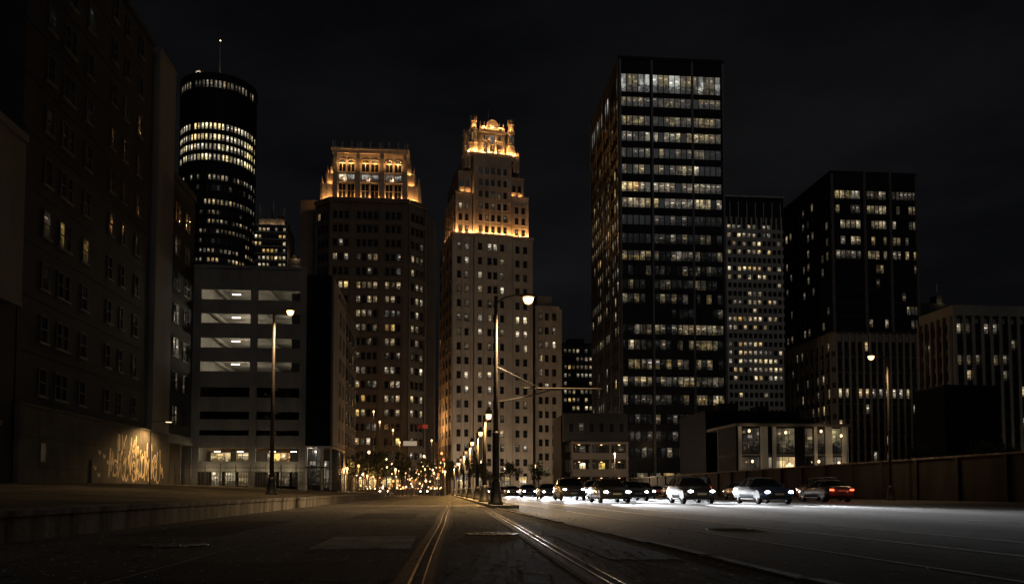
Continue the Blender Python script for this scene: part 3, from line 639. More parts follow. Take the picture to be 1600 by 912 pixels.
for u in (3.2, 8.9, 14.7): plight(B.e, (u, 1.1, cz + .3), 280, (1, .5, .18), .06, 'flood_light'); plight(B.e, (u, 1.0, 76.3), 60, (1, .7, .5), .06, 'flood_light')
# street level
for i in range(6): F0.win(1.7 + 3.05 * i, 2.6, 2.5, 3.2, pick((('shop', .7), ('warm', .3))), n=.35, nx=3)
F0.box('shop_canopy', .2, WD - .2, .43, 1.6, 4.5, 4.75, iron)
B.finish()
sg = thing('hanging_sign', 'small red lit signboard high on the stone tower corner', 'sign', (-4.2, 199, 0)); block('sign_board', sg, -1.0, 1.7, 0, .3, 15.5, 16.7, iron); block('sign_face', sg, -.95, .35, -.05, -.003, 15.6, 16.6, mat('unlit_red_panel', (.25, .03, .025), .5, .2, 2)); block('sign_face', sg, .4, 1.6, -.05, -.003, 15.6, 16.6, redsign); block('hanger', sg, .2, .35, .31, 3.5, 16.0, 16.2, iron)
sg = thing('shop_sign', 'small pale lit shop sign at the foot of the stone tower', 'sign', (-6.5, 197.5, 0)); block('sign_board', sg, -2, 1.6, 0, .3, 11.2, 12.7, iron); block('sign_face', sg, -1.8, 1.4, -.05, -.003, 11.4, 12.5, whitesign); block('hanger', sg, -.4, -.2, .31, 3.0, 12.0, 12.2, iron)

# ------------------------------------------------------------------ the limestone tower, floodlit setbacks and crown (turned a little)
TZ = R(10)
B = Building('floodlit_limestone_tower', 'tall limestone tower with orange floodlit setbacks and ornate crown, centre', (3.9, 230, 0), TZ)
WD, DP = 23.2, 21.6
T1 = 72.6
B.blk('wall', 0, WD, .6, DP, 0, T1, stonew)
F0 = B.face(0, .6, 0); FL = B.face(0, DP, R(-90))
bays = [(0, 5.6, (1.7, 3.9)), (5.9, 17.0, (7.4, 10.0, 11.6, 13.2, 15.5)[:0] or (7.6, 10.35, 12.0, 14.0)), (17.3, WD, (18.7, 21.0))]
B.blk('bay', 5.9, 17.0, .0, .58, 0, T1 + .02, stonew)
FB = B.face(0, 0, 0)
sillm = stonew
for k in range(17):
    z = T1 - 3.1 - 4.05 * k
    for i, (a, c, cs) in enumerate(bays):
        FF = FB if i == 1 else F0
        for cc in cs:
            bright = (('bright', .14), ('mid', .09), ('dim', .18)) if k < 11 else (('warm', .08), ('dim', .14))
            if i == 2 and k in (4, 5, 6): bright = (('bright', .35), ('mid', .2))
            FF.win(cc, z, 1.15, 2.05, pick(bright), nz=2, t=.08, sill=stonew)
        FF.box('sill_band', a + .05, c - .05, 0, .10, z - 1.55, z - 1.2, stonew)
    for i in range(8): FL.win(1.6 + 2.65 * i, z, 1.15, 2.05, pick((('warm', .08), ('dim', .15))), nz=2, t=.08, sill=stonew)
    FL.box('sill_band', .05, DP - 1.2, 0, .10, z - 1.55, z - 1.2, stonew)
for u, FF in ((.0, F0), (2.45, F0), (5.0, F0), (17.3, F0), (19.5, F0), (WD - .65, F0), (5.92, FB), (8.6, FB), (12.75, FB), (15.3, FB)): FF.box('pier', u, u + .62, 0, .3, 0, T1 - .1, stonew)
for u in (0, 5.1, 10.4, 15.7, DP - 1.3): FL.box('pier', u, u + .65, 0, .28, 0, T1 - .1, stonew)
bb = MB(); bb.box(-.3, 5.85, .1, DP + .2, T1 + .03, T1 + .7, stonew); bb.box(17.05, WD + .3, .1, DP + .2, T1 + .03, T1 + .7, stonew); bb.box(5.86, 17.04, -.45, DP, T1 + .035, T1 + .72, stonew); bb.build('setback_cornice', B.e)
# second tier
T2 = 86.5
def tier(u0, u1, y0, z0, z1, cols, rows, nm='setback_bay'):
    B.blk(nm, u0, u1, y0, DP - 2, z0, z1, stonew); f_ = B.face(0, y0, 0)
    for z in rows:
        for c in cols: f_.win(c, z, 1.0, 1.9, pick((('dim', .12), ('warm', .08), ('mid', .05))), nz=2, t=.08, sill=stonew)
    for z in rows: f_.box('sill_band', u0, u1, 0, .16, z + 1.25, z + 1.5, stonew)
    es = [u0] + [(a + c) / 2 - .2 for a, c in zip(cols, cols[1:])] + [u1 - .4]
    for u in es: f_.box('pier', u, u + .42, 0, .30, z0, z1, stonew)
    f_.box('parapet', u0 - .15, u1 + .15, -.05, .42, z1 + .01, z1 + .5, stonew)
tier(.9, 5.6, 1.9, T1 + .7, T2 - 1.5, (2.3, 4.1), (74.9, 78.2, 81.4))
tier(17.4, 22.3, 1.9, T1 + .7, T2 - 1.5, (18.8, 20.8), (74.9, 78.2, 81.4))
tier(6.0, 17.0, 1.2, T1 + .72, 96.4, (8.0, 9.8, 11.6, 13.4, 15.2), (75.0, 78.3, 81.7, 85.1, 88.5, 91.9))
tier(2.0, 5.7, 3.4, T2 - 1.0, 91.5, (3.0, 4.6), (88.5,)); tier(17.3, 21.3, 3.4, T2 - 1.0, 91.0, (18.4, 20.1), (88.2,))
tier(3.2, 5.8, 4.4, 91.99, 95.6, (4.5,), (94,)); tier(17.2, 20.2, 4.4, 91.51, 95.0, (18.6,), (93.6,))
# left flank of the tiers
FT = B.face(.9, DP - 2, R(-90))
for z in (74.9, 78.2, 81.4):
    for i in range(6): FT.win(1.8 + 2.9 * i, z, 1.1, 1.9, pick((('dim', .2),)), nz=2, sill=stonew)
    FT.box('sill_band', 0, DP - 4, 0, .16, z + 1.25, z + 1.5, stonew)
for i in range(5): FT.box('pier', 3.1 + 2.9 * i, 3.5 + 2.9 * i, 0, .3, T1 + .7, T2 - 1.5, stonew)
# crown
cz = 96.9
bb = MB(); bb.prism([(7.2, 3.4), (8.6, 2.2), (14.6, 2.2), (16.0, 3.4), (16.0, 14), (7.2, 14)], cz, 104.2, stonel); bb.build('crown_core', B.e)
FCr = B.face(0, 2.2, 0)
for c in (9.6, 13.6): FCr.win(c, 98.9, 1.2, 3.2, darkglass, nz=2, nx=2, fm=stonel, t=.12); FCr.win(c, 102.1, 1.2, 1.6, darkglass, nx=2, fm=stonel, t=.12)
FCr.win(11.6, 98.7, 1.3, 2.8, darkglass, nx=2, fm=stonel, t=.12); FCr.win(11.6, 101.7, 1.5, 2.6, lit['bright'], nz=2, fm=stonel, t=.12)
for u in (8.0, 10.35, 12.4, 14.75): FCr.box('pilaster', u, u + .42, 0, .4, cz, 103.4, stonel)
FCr.box('entablature', 7.6, 15.6, 0, .6, 103.41, 104.0, stonel); FCr.box('balustrade', 7.9, 15.3, -.2, .45, 104.21, 105.2, stonel)
bb = MB(); A = [(11.6 + 1.7 * cos(pi * q / 12), 105.2 + 2.1 * sin(pi * q / 12)) for q in range(13)]
bb.add([(x, -.3, z) for x, z in A] + [(x, .3, z) for x, z in A], [tuple(range(13))[::-1], tuple(range(13, 26))] + [(i, i + 1, 14 + i, 13 + i) for i in range(12)] + [(0, 13, 25, 12)], stonel); bb.tube([(x, -.38, z) for x, z in A], .16, stonel, 5); bb.build('gable', B.e, (0, 2.2, 0))
for i in range(7):
    if i != 3: bb = MB(); bb.lathe([(.2, 105.2), (.26, 105.7), (.1, 106.0), (.2, 106.3), (.0, 106.9)], stonel, 6, (8.2 + i * 1.13, 2.3)); bb.build('finial', B.e)
for tx, ty, s_ in ((6.1, 2.4, 1), (17.1, 2.4, 1), (6.1, 12, .9), (17.1, 12, .9)):
    bb = MB(); n_ = 8; bb.lathe([(1.25, cz - .5), (1.25, 99.8), (1.4, 100), (1.05, 100.2), (1.05, 103.6), (1.3, 103.8), (1.3, 104.3), (.95, 104.4), (.95, 106.2), (1.15, 106.4), (1.0, 106.9), (.3, 107.0)], stonel, n_, (tx, ty))
    bb.build('turret', B.e)
    for q in range(8): a = 2 * pi * q / 8; bb = MB(); bb.lathe([(.16, 106.9), (.18, 107.5), (.0, 108.3)], stonel, 5, (tx + .85 * cos(a), ty + .85 * sin(a))); bb.build('turret_finial', B.e)
    for q in (5, 6, 7): a = 2 * pi * (q + .5) / 8; bb = MB(); bb.box(-.25, .25, -.05, .0, 100.8, 103, lit['crown']); bb.build('turret_slit', B.e, (tx + .99 * cos(a), ty + .99 * sin(a), 0), (0, 0, a + pi / 2))
for tx, ty in ((4.0, 2.9), (4.9, 2.2), (18.4, 2.3), (19.4, 2.9)): bb = MB(); bb.lathe([(.5, 93), (.5, 97.2), (.62, 97.4), (.3, 97.8), (.36, 98.2), (.0, 99.4)], stonel, 8, (tx, ty)); bb.build('pinnacle', B.e)
bb = MB(); bb.tube([(11.6, 7, 104), (11.6, 7, 112.4)], [.16, .06], pale, 6); bb.build('flagpole', B.e)
FLD = (1, .47, .15)
def flood(u, y, z, p):
    bb = MB(); bb.box(u - .16, u + .16, y - .16, y + .16, z - .32, z - .12, iron); bb.build('flood_lamp', B.e); plight(B.e, (u, y, z), p * 6.5, FLD, .06, 'flood_light')
for u in (1.3, 3.2, 5.1, 17.9, 19.8, 21.8): flood(u, 1.42, T1 + 1.1, 40)
for u in (6.6, 8.9, 10.7, 12.5, 14.3, 16.4): flood(u, .72, T1 + 1.15, 36)
for u in (.5, 5.8, 17.2, 22.6): flood(u, 1.5, T1 + 1.2, 26)
for y_ in (4, 9, 14, 18): flood(.45, y_, T1 + 1.15, 40)
for u in (3.0, 4.8, 18.2, 20.2): flood(u, 3.0, T2 - .35, 9)
for u in (7.4, 8.8, 10.6, 12.6, 14.4, 15.8): flood(u, 1.72, cz + .8, 48)
for u, y_ in ((4.7, 1.7), (6.1, .9), (17.1, .9), (18.5, 1.7), (4.6, 3.6), (18.6, 3.6)): flood(u, y_, cz + .6, 64)
for u in (9.2, 11.6, 14.0): flood(u, 1.45, 104.8, 40)
for u in (6.1, 17.1): flood(u, .95, 104.6, 26)
for u in (10.5, 12.7): flood(u, 1.55, 101.2, 10)
for u in (1.6, 3.8, 18.9, 21.2): flood(u, .35, T1 + 1.0, 62)
for u in (7.6, 11.5, 15.4): flood(u, -.3, T1 + 1.1, 70)
for u in (8.6, 11.6, 14.6): flood(u, .75, cz + .8, 60)
# entrance storeys
for i, c in enumerate((2.6, 7.6, 11.4, 15.0, 20.2)): (FB if 0 < i < 4 else F0).win(c, 2.8, 2.4, 4.2, pick((('shop', .5), ('warm', .3))), n=.31, nx=3, nz=3)
B.finish()
B = Building('limestone_wing', 'lower limestone wing attached to the right of the floodlit tower', (27.6, 236.5, 0), R(6)); f = B.face(0, 0, 0)
B.blk('wall', 0, 8.0, 0, 18, 0, 53.4, stonew); B.blk('parapet', -.1, 7.2, -.2, 18, 53.41, 54.2, stonew); B.blk('penthouse', 1, 5.5, 2, 14, 54.21, 57.6, stonew)
for k in range(12):
    z = 51.0 - 4.05 * k
    for c in (1.6, 3.4, 5.6): f.win(c, z, 1.1, 2.05, pick((('bright', .35), ('mid', .3)) if k in (1, 2, 3) and c > 3 else (('dim', .1), ('warm', .05))), nz=2, t=.08, sill=stonew)
    f.box('sill_band', .05, 7.9, 0, .1, z - 1.55, z - 1.2, stonew)
for u in (0, 2.2, 4.3, 7.2): f.box('pier', u, u + .6, 0, .28, 0, 53.3, stonew)
B.finish()

# ================================================================== RIGHT SIDE
# black curtain-wall tower, Y = 188
B = Building('black_glass_tower', 'tall black curtain-wall office tower, brightest on its top floor', (41.9, 188, 0)); WD, DP = 25.2, 35.2
F0 = B.face(0, 0, 0); FL = B.face(0, DP, R(-90))
B.blk('core', 0.02, WD, 0.02, DP, 0, 102, blackm)
def dz(y): return (767 - y) * .1506 + .68
rows = [130, 160, 190, 215, 241, 267, 295, 320, 347, 376, 403, 426, 448, 470, 493, 518, 542, 572, 599, 627, 657, 683, 708]
lv = ['cool', 'office', 'office', 'warmo', 'low', 'some', 'hi', 'hi', 'dk', 'low', 'some', 'low', 'low', 'low', 'dk', 'some', 'some', 'some', 'some', 'some', 'low', 'low', 'low']
LV = {'cool': (('cool', .62), ('dim', .38)), 'office': (('office', .45), ('dim', .45)), 'warmo': (('office', .5), ('warm', .2), ('mid', .2)), 'low': (('dim', .28), ('office', .08), ('faint', .5)), 'some': (('office', .26), ('mid', .10), ('dim', .3), ('faint', .3)),
      'hi': (('mid', .5), ('office', .3), ('warm', .12)), 'dk': (('dim', .08), ('faint', .5))}
cols = [.95 + i * 1.42 for i in range(5)] + [8.55 + i * 1.36 for i in range(7)] + [18.35 + i * 1.34 for i in range(5)]
prev = 102.0
for k, (y_, l) in enumerate(zip(rows, lv)):
    z = dz(y_); h = 4.4 if k == 0 else 2.35
    for c in cols: F0.win(c, z, 1.30, h, pick(LV[l]), n=.02, t=.05, fm=blackm)
    for i in range(13): FL.win(1.9 + 2.6 * i, z, 1.9, h, pick(tuple((q, v * (.9 if k in (0, 6, 7, 8, 9, 10, 12, 15) else .3)) for q, v in LV['hi' if k > 4 else l])), n=.02, t=.09, fm=muntin)
    for FF, w in ((F0, WD), (FL, DP)): FF.box('spandrel', .0, w, .02, .20, z + h / 2, prev, blackm)
    prev = z - h / 2 - .005
for FF, w in ((F0, WD), (FL, DP)): FF.box('spandrel', 0, w, .02, .2, 5.6, prev, blackm)
for u in (-.05, 7.55, 17.25, WD - .5): F0.box('pier', u, u + .5, .0, .34, 0, 102.2, mat('dark_anodised_pier', (.045, .043, .042), .45, .2, .5))
for u in (0, 8.4, 17.0, 25.6, DP - .7): FL.box('pier', u, u + .55, .0, .34, 0, 102.2, MATS['dark_anodised_pier'])
for i in range(12): FL.box('mullion', .6 + 2.6 * (i + 1) - .1, .6 + 2.6 * (i + 1) + .02, .21, .32, 5.7, 101.5, MATS['dark_anodised_pier'])
B.blk('parapet', -.15, WD + .15, -.2, DP + .1, 102.21, 103, blackm); B.blk('plant_room', 6, 18, 8, 26, 103.01, 104.4, blackm)
bb = MB(); bb.tube([(12, 3, 103), (12, 3, 104.6)], .2, iron, 6); bb.box(11.3, 12.7, 2.6, 3.4, 104.3, 104.8, iron); bb.build('roof_vent', B.e)
for i in range(8): F0.win(1.7 + 3.1 * i, 2.8, 2.6, 4.2, pick((('shop', .35), ('dim', .5))), n=.05, nx=3, nz=2)
plight(B.e, (6.2, -2.5, 11), 90, SOD, .2, 'entrance_light'); B.finish()
# low deck building in front of its left flank
B = Building('low_deck_building', 'low dark building with three lit open decks left of the black tower', (23.0, 152, 0)); f = B.face(0, 0, 0)
B.blk('core', 0, 12.4, 3.2, 14, 0, 15.0, brickd)
for k, z in enumerate((.6, 3.4, 6.6, 9.4)): B.blk('deck', 1.4 + .5 * (3 - k) * .3, 12.2, 0, 3.18, z, z + .5, stoned)
for k, z in enumerate((5.3, 8.3)): B.blk('deck_wall', 1.6, 12.0, .05, .3, z - 1.4, z - .5, stoned)
for x in (1.4, 5.0, 8.6, 11.8): B.blk('column', x, x + .4, .31, .7, 0, 9.4, stoned)
for k, z in enumerate((2.2, 5.2, 8.4)):
    for i in range(6): f.win(2.2 + 1.85 * i, z, 1.3, 1.7, pick((('shop', .5), ('warm', .2)) if k == 0 else (('warm', .18), ('dim', .4))), n=-3.18, nx=2)
    for x in (3, 7.2, 10.6): block('light_fitting', B.e, x, x + .3, 1.4, 1.7, z + .9, z + .98, warmlens); plight(B.e, (x + .1, 1.5, z + .75), 16, (1, .66, .32), .08, 'deck_light')
B.blk('upper_storey', .2, 12.3, 1, 3.18, 9.92, 15.2, brickd)
for i in range(6): f.win(1.6 + 1.9 * i, 12.5, 1.0, 1.8, pick((('dim', .1),)), n=-.98)
B.finish()
B = Building('gap_building', 'far pale-windowed building glimpsed between limestone wing and black tower', (45.5, 300, 0)); f = B.face(0, 0, 0)
B.blk('wall', -1, 12, 0, 15, 0, 55, brickd); B.blk('roof_hut', 2, 8, 2, 8, 55.01, 57, brickd)
for k in range(9):
    for i in range(7): f.win(.6 + 1.55 * i, 52 - 3.0 * k, 1.05, 1.6, pick((('warm', .25), ('mid', .2), ('dim', .25))))
    f.box('floor_band', -1, 12, 0, .25, 53.2 - 3.0 * k, 53.7 - 3 * k, stoned)
B.finish()
# pale gridded tower behind, Y = 330
B = Building('pale_grid_tower', 'distant pale precast tower with a tight grid of small lit windows', (115.6, 330, 0)); f = B.face(0, 0, 0); WD = 27.6
B.blk('core', 0, WD, 0, 24, 0, 112, blackm); B.blk('crown_screen', 0, WD - .4, .3, 24, 112.01, 122.6, blackm); B.blk('roof_rim', -.2, WD, -.3, 24, 122.61, 123.2, pale)
for i in range(13): f.box('pier', i * 2.12 + .15, i * 2.12 + .8, 0, .5, 0, 114.0, pale)
prob = [.85, .8, .3, .7, .12, .85, .6, .08, .65, .55, .1, .75, .5, .1, .8, .85, .8, .8, .5, .1, .1, .25, .6, .4]
for k in range(24):
    z = 110 - 3.5 * k; p = prob[k]; cut = random.choice((12, 12, 8, 10))
    for i in range(12):
        q = p if i < cut else p * .3
        f.win(i * 2.12 + 1.54, z, 1.40, 1.95, pick((('bright', q * .3), ('warm', q * .45), ('mid', q * .25))), nz=1, t=.10)
    f.box('spandrel', .0, WD, 0, .35, z - 2.5, z - 1.0, pale)
for i in range(8): f.box('screen_fin', .5 + i * 3.6, .8 + i * 3.6, -.28, .1, 112.1, 120.5, pale)
B.finish()
# dark tower on stone podium, Y = 190
B = Building('podium_office_tower', 'dark ribbon-windowed office block rising from a stone podium, right', (94.0, 190, 0)); WD, DP = 21.7, 27
F0 = B.face(0, 0, 0); FL = B.face(0, DP, R(-90))
B.blk('core', .02, WD, .02, DP, 38.6, 77.2, blackm); B.blk('podium', -.3, WD + .8, -.5, DP, 0, 38.55, stoner)
def tz(y): return (767 - y) * .1545 + .9
cols = [1.6 + 1.3 * i for i in range(5)] + [9.55 + .98 * i for i in range(5)] + [15.9 + 1.05 * i for i in range(6)]
prev = 77.2; lv = (.8, .85, .8, .6, .75, .35, .25, .35, .4, .45)
for k, y_ in enumerate((305, 328, 352, 377.5, 400, 422, 444, 465, 487, 508)):
    z = tz(y_)
    for i, c in enumerate(cols):
        p = lv[k] * (1 if (k < 5 or i > 4) else .06) * (1.0 if i < 10 else .7)
        F0.win(c, z, .95 if i > 4 else 1.2, 2.1, pick((('mid', p * .25), ('office', p * .35), ('dim', p * .35))), n=.02, t=.05, fm=blackm)
    for i in range(10): FL.win(1.6 + 2.6 * i, z, 1.3, 2.1, pick((('dim', .3), ('mid', .06 if k < 5 else .02))), n=.02, t=.08)
    for FF, w in ((F0, WD), (FL, DP)): FF.box('spandrel', 0, w, .02, .22, z + 1.06, prev, blackm)
    prev = z - 1.06
for FF, w in ((F0, WD), (FL, DP)): FF.box('spandrel', 0, w, .02, .22, 38.6, prev - .01, blackm)
pg = mat('grey_tower_pier', (.10, .095, .09), .7, .2, .5)
for u in (-.05, 8.1, 14.6, WD - .5): F0.box('pier', u, u + .62, 0, .5, 38.6, 78.4 if u in (8.1, 14.6) else 77.2, pg)
for i in range(5): FL.box('pier', .2 + i * 6.5, .8 + i * 6.5, 0, .35, 38.6, 77.2, blackm)
B.blk('parapet', -.1, WD + .1, -.25, DP, 77.21, 78, blackm)
FP = B.face(-.3, -.5, 0); FPL = B.face(-.3, DP, R(-90))
for k in range(9):
    z = 35.2 - 3.75 * k
    for i in range(13):
        p = {3: .75, 2: .2, 4: .15}.get(k, .06); p = p if k != 2 or i in (6, 7, 8) else .05
        FP.win(1.5 + 1.68 * i, z, .85, 2.3, pick((('warm', p * .5), ('mid', p * .5))), t=.06)
    for i in range(9): FPL.win(2.0 + 2.9 * i, z, .95, 2.3, pick((('dim', .25), ('mid', .1))), t=.06)
    FP.box('spandrel', 0, WD + 1.1, 0, .12, z - 2.4, z - 1.2, brickd); FPL.box('spandrel', 0, DP + .4, 0, .12, z - 2.4, z - 1.2, brickd)
for i in range(14): FP.box('pier', .42 + 1.68 * i, .85 + 1.68 * i, 0, .45, 0, 38.5, stoner)
for i in range(10): FPL.box('pier', .25 + 2.9 * i, .85 + 2.9 * i, 0, .45, 0, 38.5, stoner)
B.blk('podium_coping', -.9, WD + .9, -1.1, DP, 38.56, 38.59, stoner); B.finish()
# far lit roof peeking behind
B = Building('far_roof_building', 'far-off stepped roof with lit edges peeking beside the podium tower', (163, 260, 0))
B.blk('wall', -4, 5, 0, 12, 0, 63, brickd); B.blk('step', 2.2, 4.2, 1, 5, 63.01, 66, brickd); bb = MB(); bb.tube([(3, 2, 67), (3, 2, 70)], .12, pale, 5); bb.build('spire', B.e); plight(B.e, (3, -.5, 63.6), 60, (1, .75, .45), .1, 'roof_light')
# ribbed stone building, Y = 150
B = Building('ribbed_stone_building', 'long pale building with closely set vertical stone ribs at right edge', (97.9, 150, 0)); WD, DP = 40, 10.5
F0 = B.face(0, 0, 0); FL = B.face(0, DP, R(-90))
B.blk('core', 0.02, WD, .02, DP, 0, 35.6, stoner); B.blk('cornice', -.2, WD, -.75, DP, 34.2, 36.2, stoner)
for i in range(21): F0.box('rib', i * 1.83 - .05, i * 1.83 + .55, .02, .7, 0, 34.19, stoner)
for i in range(6): FL.box('rib', i * 2.0 + .1, i * 2.0 + .6, .02, .7, 0, 34.19, stoner)
for k in range(10):
    z = 31.8 - 3.0 * k
    for i in range(18):
        p = {0: .35, 1: .1, 2: .25, 3: .1, 4: .12, 8: .3, 9: .5}.get(k, .05) * (1.6 if i in (0, 1, 2) else .7)
        F0.win(i * 1.83 + 1.19, z, 1.1, 2.0, pick((('mid', p * .5), ('warm', p * .4), ('dim', .15))), n=.02, nz=2, t=.06)
    for i in range(5): FL.win(i * 2.0 + 1.35, z, 1.1, 2.0, pick((('dim', .12), ('mid', .05))), n=.02, t=.06)
    F0.box('spandrel', 0, WD, .02, .2, z - 1.95, z - 1.02, brickd)
plight(B.e, (24, -4.5, 5), 420, SOD, .3, 'entrance_light'); B.finish()
B = Building('black_box_building', 'windowless black box standing before the ribbed stone building', (76.8, 120, 0)); f = B.face(0, 0, 0)
B.blk('wall', 0, 8.4, 0, 8, 0, 16.6, blackp); B.blk('parapet', -.1, 8.5, -.1, 8, 16.61, 16.9, blackm)
for i in range(4): f.box('panel', .05 + i * 2.1, 2.1 + i * 2.1, 0, .06, 3, 16.5, blackp)
# glass pavilion with concrete frames
B = Building('glass_pavilion', 'low two-storey glass pavilion with pale concrete piers behind the parapet', (41.1, 112, 0)); WD = 16.2; f = B.face(0, 0, 0)
B.blk('roof', -.2, WD + .2, -.4, 12, 9.7, 10.1, stoned); B.blk('back_wall', 0, WD, 7.5, 7.8, 0, 9.69, stoned); B.blk('floor_slab', 0, WD, .3, 7.4, 5.6, 5.9, conc2); B.blk('side_wall', WD - .25, WD, .0, 7.4, 0, 9.69, pale); B.blk('side_wall', 0, .25, 0, 7.4, 0, 9.69, blackp)
for u, w in ((.26, .5), (3.5, 1.0), (5.2, .5), (8.6, 1.2), (11.2, .45), (12.9, .9), (WD - .9, .6)): f.box('pier', u, u + w, -.3, .12, 0, 9.69, pale if w < 1.1 else blackp)
for u, w in ((2.1, 2.6), (4.85, .6), (7.1, 2.8), (10.5, 1.2), (12.25, 1.1), (14.5, 1.5)):
    for z, h in ((7.75, 3.5), (3.9, 3.2)): f.win(u, z, w, h, pick((('shop', .3), ('dim', .6))), n=-.2, nx=max(1, round(w / .9)), nz=2, t=.06)
for x, z in ((1.6, 9.2), (6.8, 9.0), (11.9, 9.2), (14.8, 8.6), (2.0, 5.0), (7.3, 4.6), (11.5, 5.0), (14.4, 4.8)): bb = MB(); bb.lathe([(.05, z), (.16, z - .1), (.16, z - .3), (.05, z - .4)], warmlens, 8, (x, -.75)); bb.build('pendant_lamp', B.e); plight(B.e, (x, -1.0, z - .2), 26, (1, .74, .44), .1, 'pendant_light')
B.finish()
B = Building('dark_annex', 'flat black annex roof just behind the glass pavilion', (41.4, 126, 0)); B.blk('wall', 0, 17, 0, 14, 0, 12.0, blackp); B.blk('parapet', -.1, 15.2, -.2, 14, 12.01, 13.2, blackp); B.blk('roof_unit', 3, 6, 2, 5, 13.21, 14.6, blackm); B.blk('roof_unit', 9, 11, 2, 5, 13.21, 14.2, blackm)

B = Building('street_end_building', 'warm-lit low building closing the far end of the street between the towers', (-20, 268, 0)); f = B.face(0, 0, 0)
B.blk('wall', 0, 24, 0, 12, 0, 15.5, stonew); B.blk('cornice', -.2, 24.2, -.4, 12, 15.51, 16.3, stonew)
for k in range(4):
    for i in range(11): f.win(1.4 + 2.1 * i, 2.4 + 3.6 * k, 1.5, 2.2, pick((('shop', .55), ('bright', .2)) if k == 0 else (('warm', .35), ('shop', .15), ('dim', .2))), nx=2)
    f.box('sill_band', 0, 24, 0, .15, 4.0 + 3.6 * k, 4.25 + 3.6 * k, stonew)
for i in range(5): block('awning', B.e, 1 + 4.6 * i, 4.2 + 4.6 * i, -1.4, -.05, 3.5, 3.7, mat('dark_red_awning', (.14, .03, .02), .8, .2, 2)); plight(B.e, (2.6 + 4.6 * i, -2.2, 3.2), 110, (1, .58, .24), .15, 'awning_light')
B.finish()

# ================================================================== STREET LAMPS
def flared_base(bb, m, r=.24, h=1.0): bb.lathe([(r * 1.25, 0), (r * 1.25, .10), (r, .16), (r * .92, h * .45), (r * .66, h * .8), (r * .7, h * .86), (r * .5, h)], m, 12)
def cobra(name, label, loc, h, arm, az, power, r0=.12, lens=sodium, pm=polebrown, group=None):
    e = thing(name, label, 'street lamp', loc, 0, group)
    bb = MB(); flared_base(bb, iron, r0 * 2.1, 1.1); bb.build('base', e, smooth=True)
    bb = MB(); bb.tube([(0, 0, .9), (0, 0, h * .5), (0, 0, h)], [r0, r0 * .8, r0 * .55], pm, 12); bb.build('post', e, smooth=True)
    dx, dy = cos(az), sin(az)
    bb = MB(); bb.tube([(0, 0, h - .25), (dx * arm * .35, dy * arm * .35, h + .02), (dx * arm * .75, dy * arm * .75, h + .14), (dx * arm, dy * arm, h + .14)], .04, pm, 8); bb.tube([(0, 0, h - .05), (0, 0, h + .06)], r0 * .7, pm, 10); bb.build('arm', e)
    hd = MB(); M = Matrix.Rotation(az, 4, 'Z')
    P = [(arm - .05, .07, .05), (arm + .15, .13, .09), (arm + .45, .16, .1), (arm + .66, .10, .06)]
    vs = []
    for x, hw, hh in P:
        for a in range(8): vs.append(M @ Vector((x, hw * cos(2 * pi * a / 8), h + .14 + hh * sin(2 * pi * a / 8) * (1 if sin(2 * pi * a / 8) > 0 else .5))))
    fs = [(i * 8 + a, i * 8 + (a + 1) % 8, (i + 1) * 8 + (a + 1) % 8, (i + 1) * 8 + a) for i in range(3) for a in range(8)] + [tuple(range(8))[::-1], tuple(24 + a for a in range(8))]
    hd.add(vs, fs, iron); hd.build('lamp_head', e, smooth=True)
    c = M @ Vector((arm + .33, 0, h + .055)); bb = MB(); bb.lathe([(.05, c.z - .27), (.15, c.z - .22), (.22, c.z - .08), (.23, c.z + .02)], lens, 12, (c.x, c.y)); bb.build('lens', e, smooth=True)
    plight(e, (c.x, c.y, c.z - .42), power, SOD, .12, spot=R(150), blend=.6); return e
cobra('street_lamp', 'tall lamp post with flared black base on the left verge', (-10.55, 54, vz(-10.55, 54) - .02), 11.65, .75, R(-12), 2200, .15)
tall = cobra('street_lamp', 'tallest lamp post on the median, arm reaching right, brightest lamp', (2.42, 35.2, .11), 8.85, 1.1, R(8), 4600, .125)
bb = MB(); bb.tube([(0, 0, 4.35), (1.4, .1, 4.62), (2.4, .1, 4.92), (4.6, .1, 4.98)], .028, polebrown, 6); bb.tube([(1.2, .1, 4.98), (4.45, .1, 4.985)], .03, stoned, 6); bb.tube([(0, 0, 5.9), (1.9, .1, 5.0)], .012, iron, 4); bb.build('wire_bracket', tall)
bb = MB(); bb.lathe([(.15, 1.1), (.18, 1.2), (.16, 1.35), (.145, 2.9), (.165, 3.0), (.13, 3.1)], iron, 12); bb.build('post_collar', tall, smooth=True)
cobra('street_lamp', 'lamp post with arm pointing left above the roadside wall on the right', (34.5, 61, 0), 11.0, .95, R(176), 800, .13)
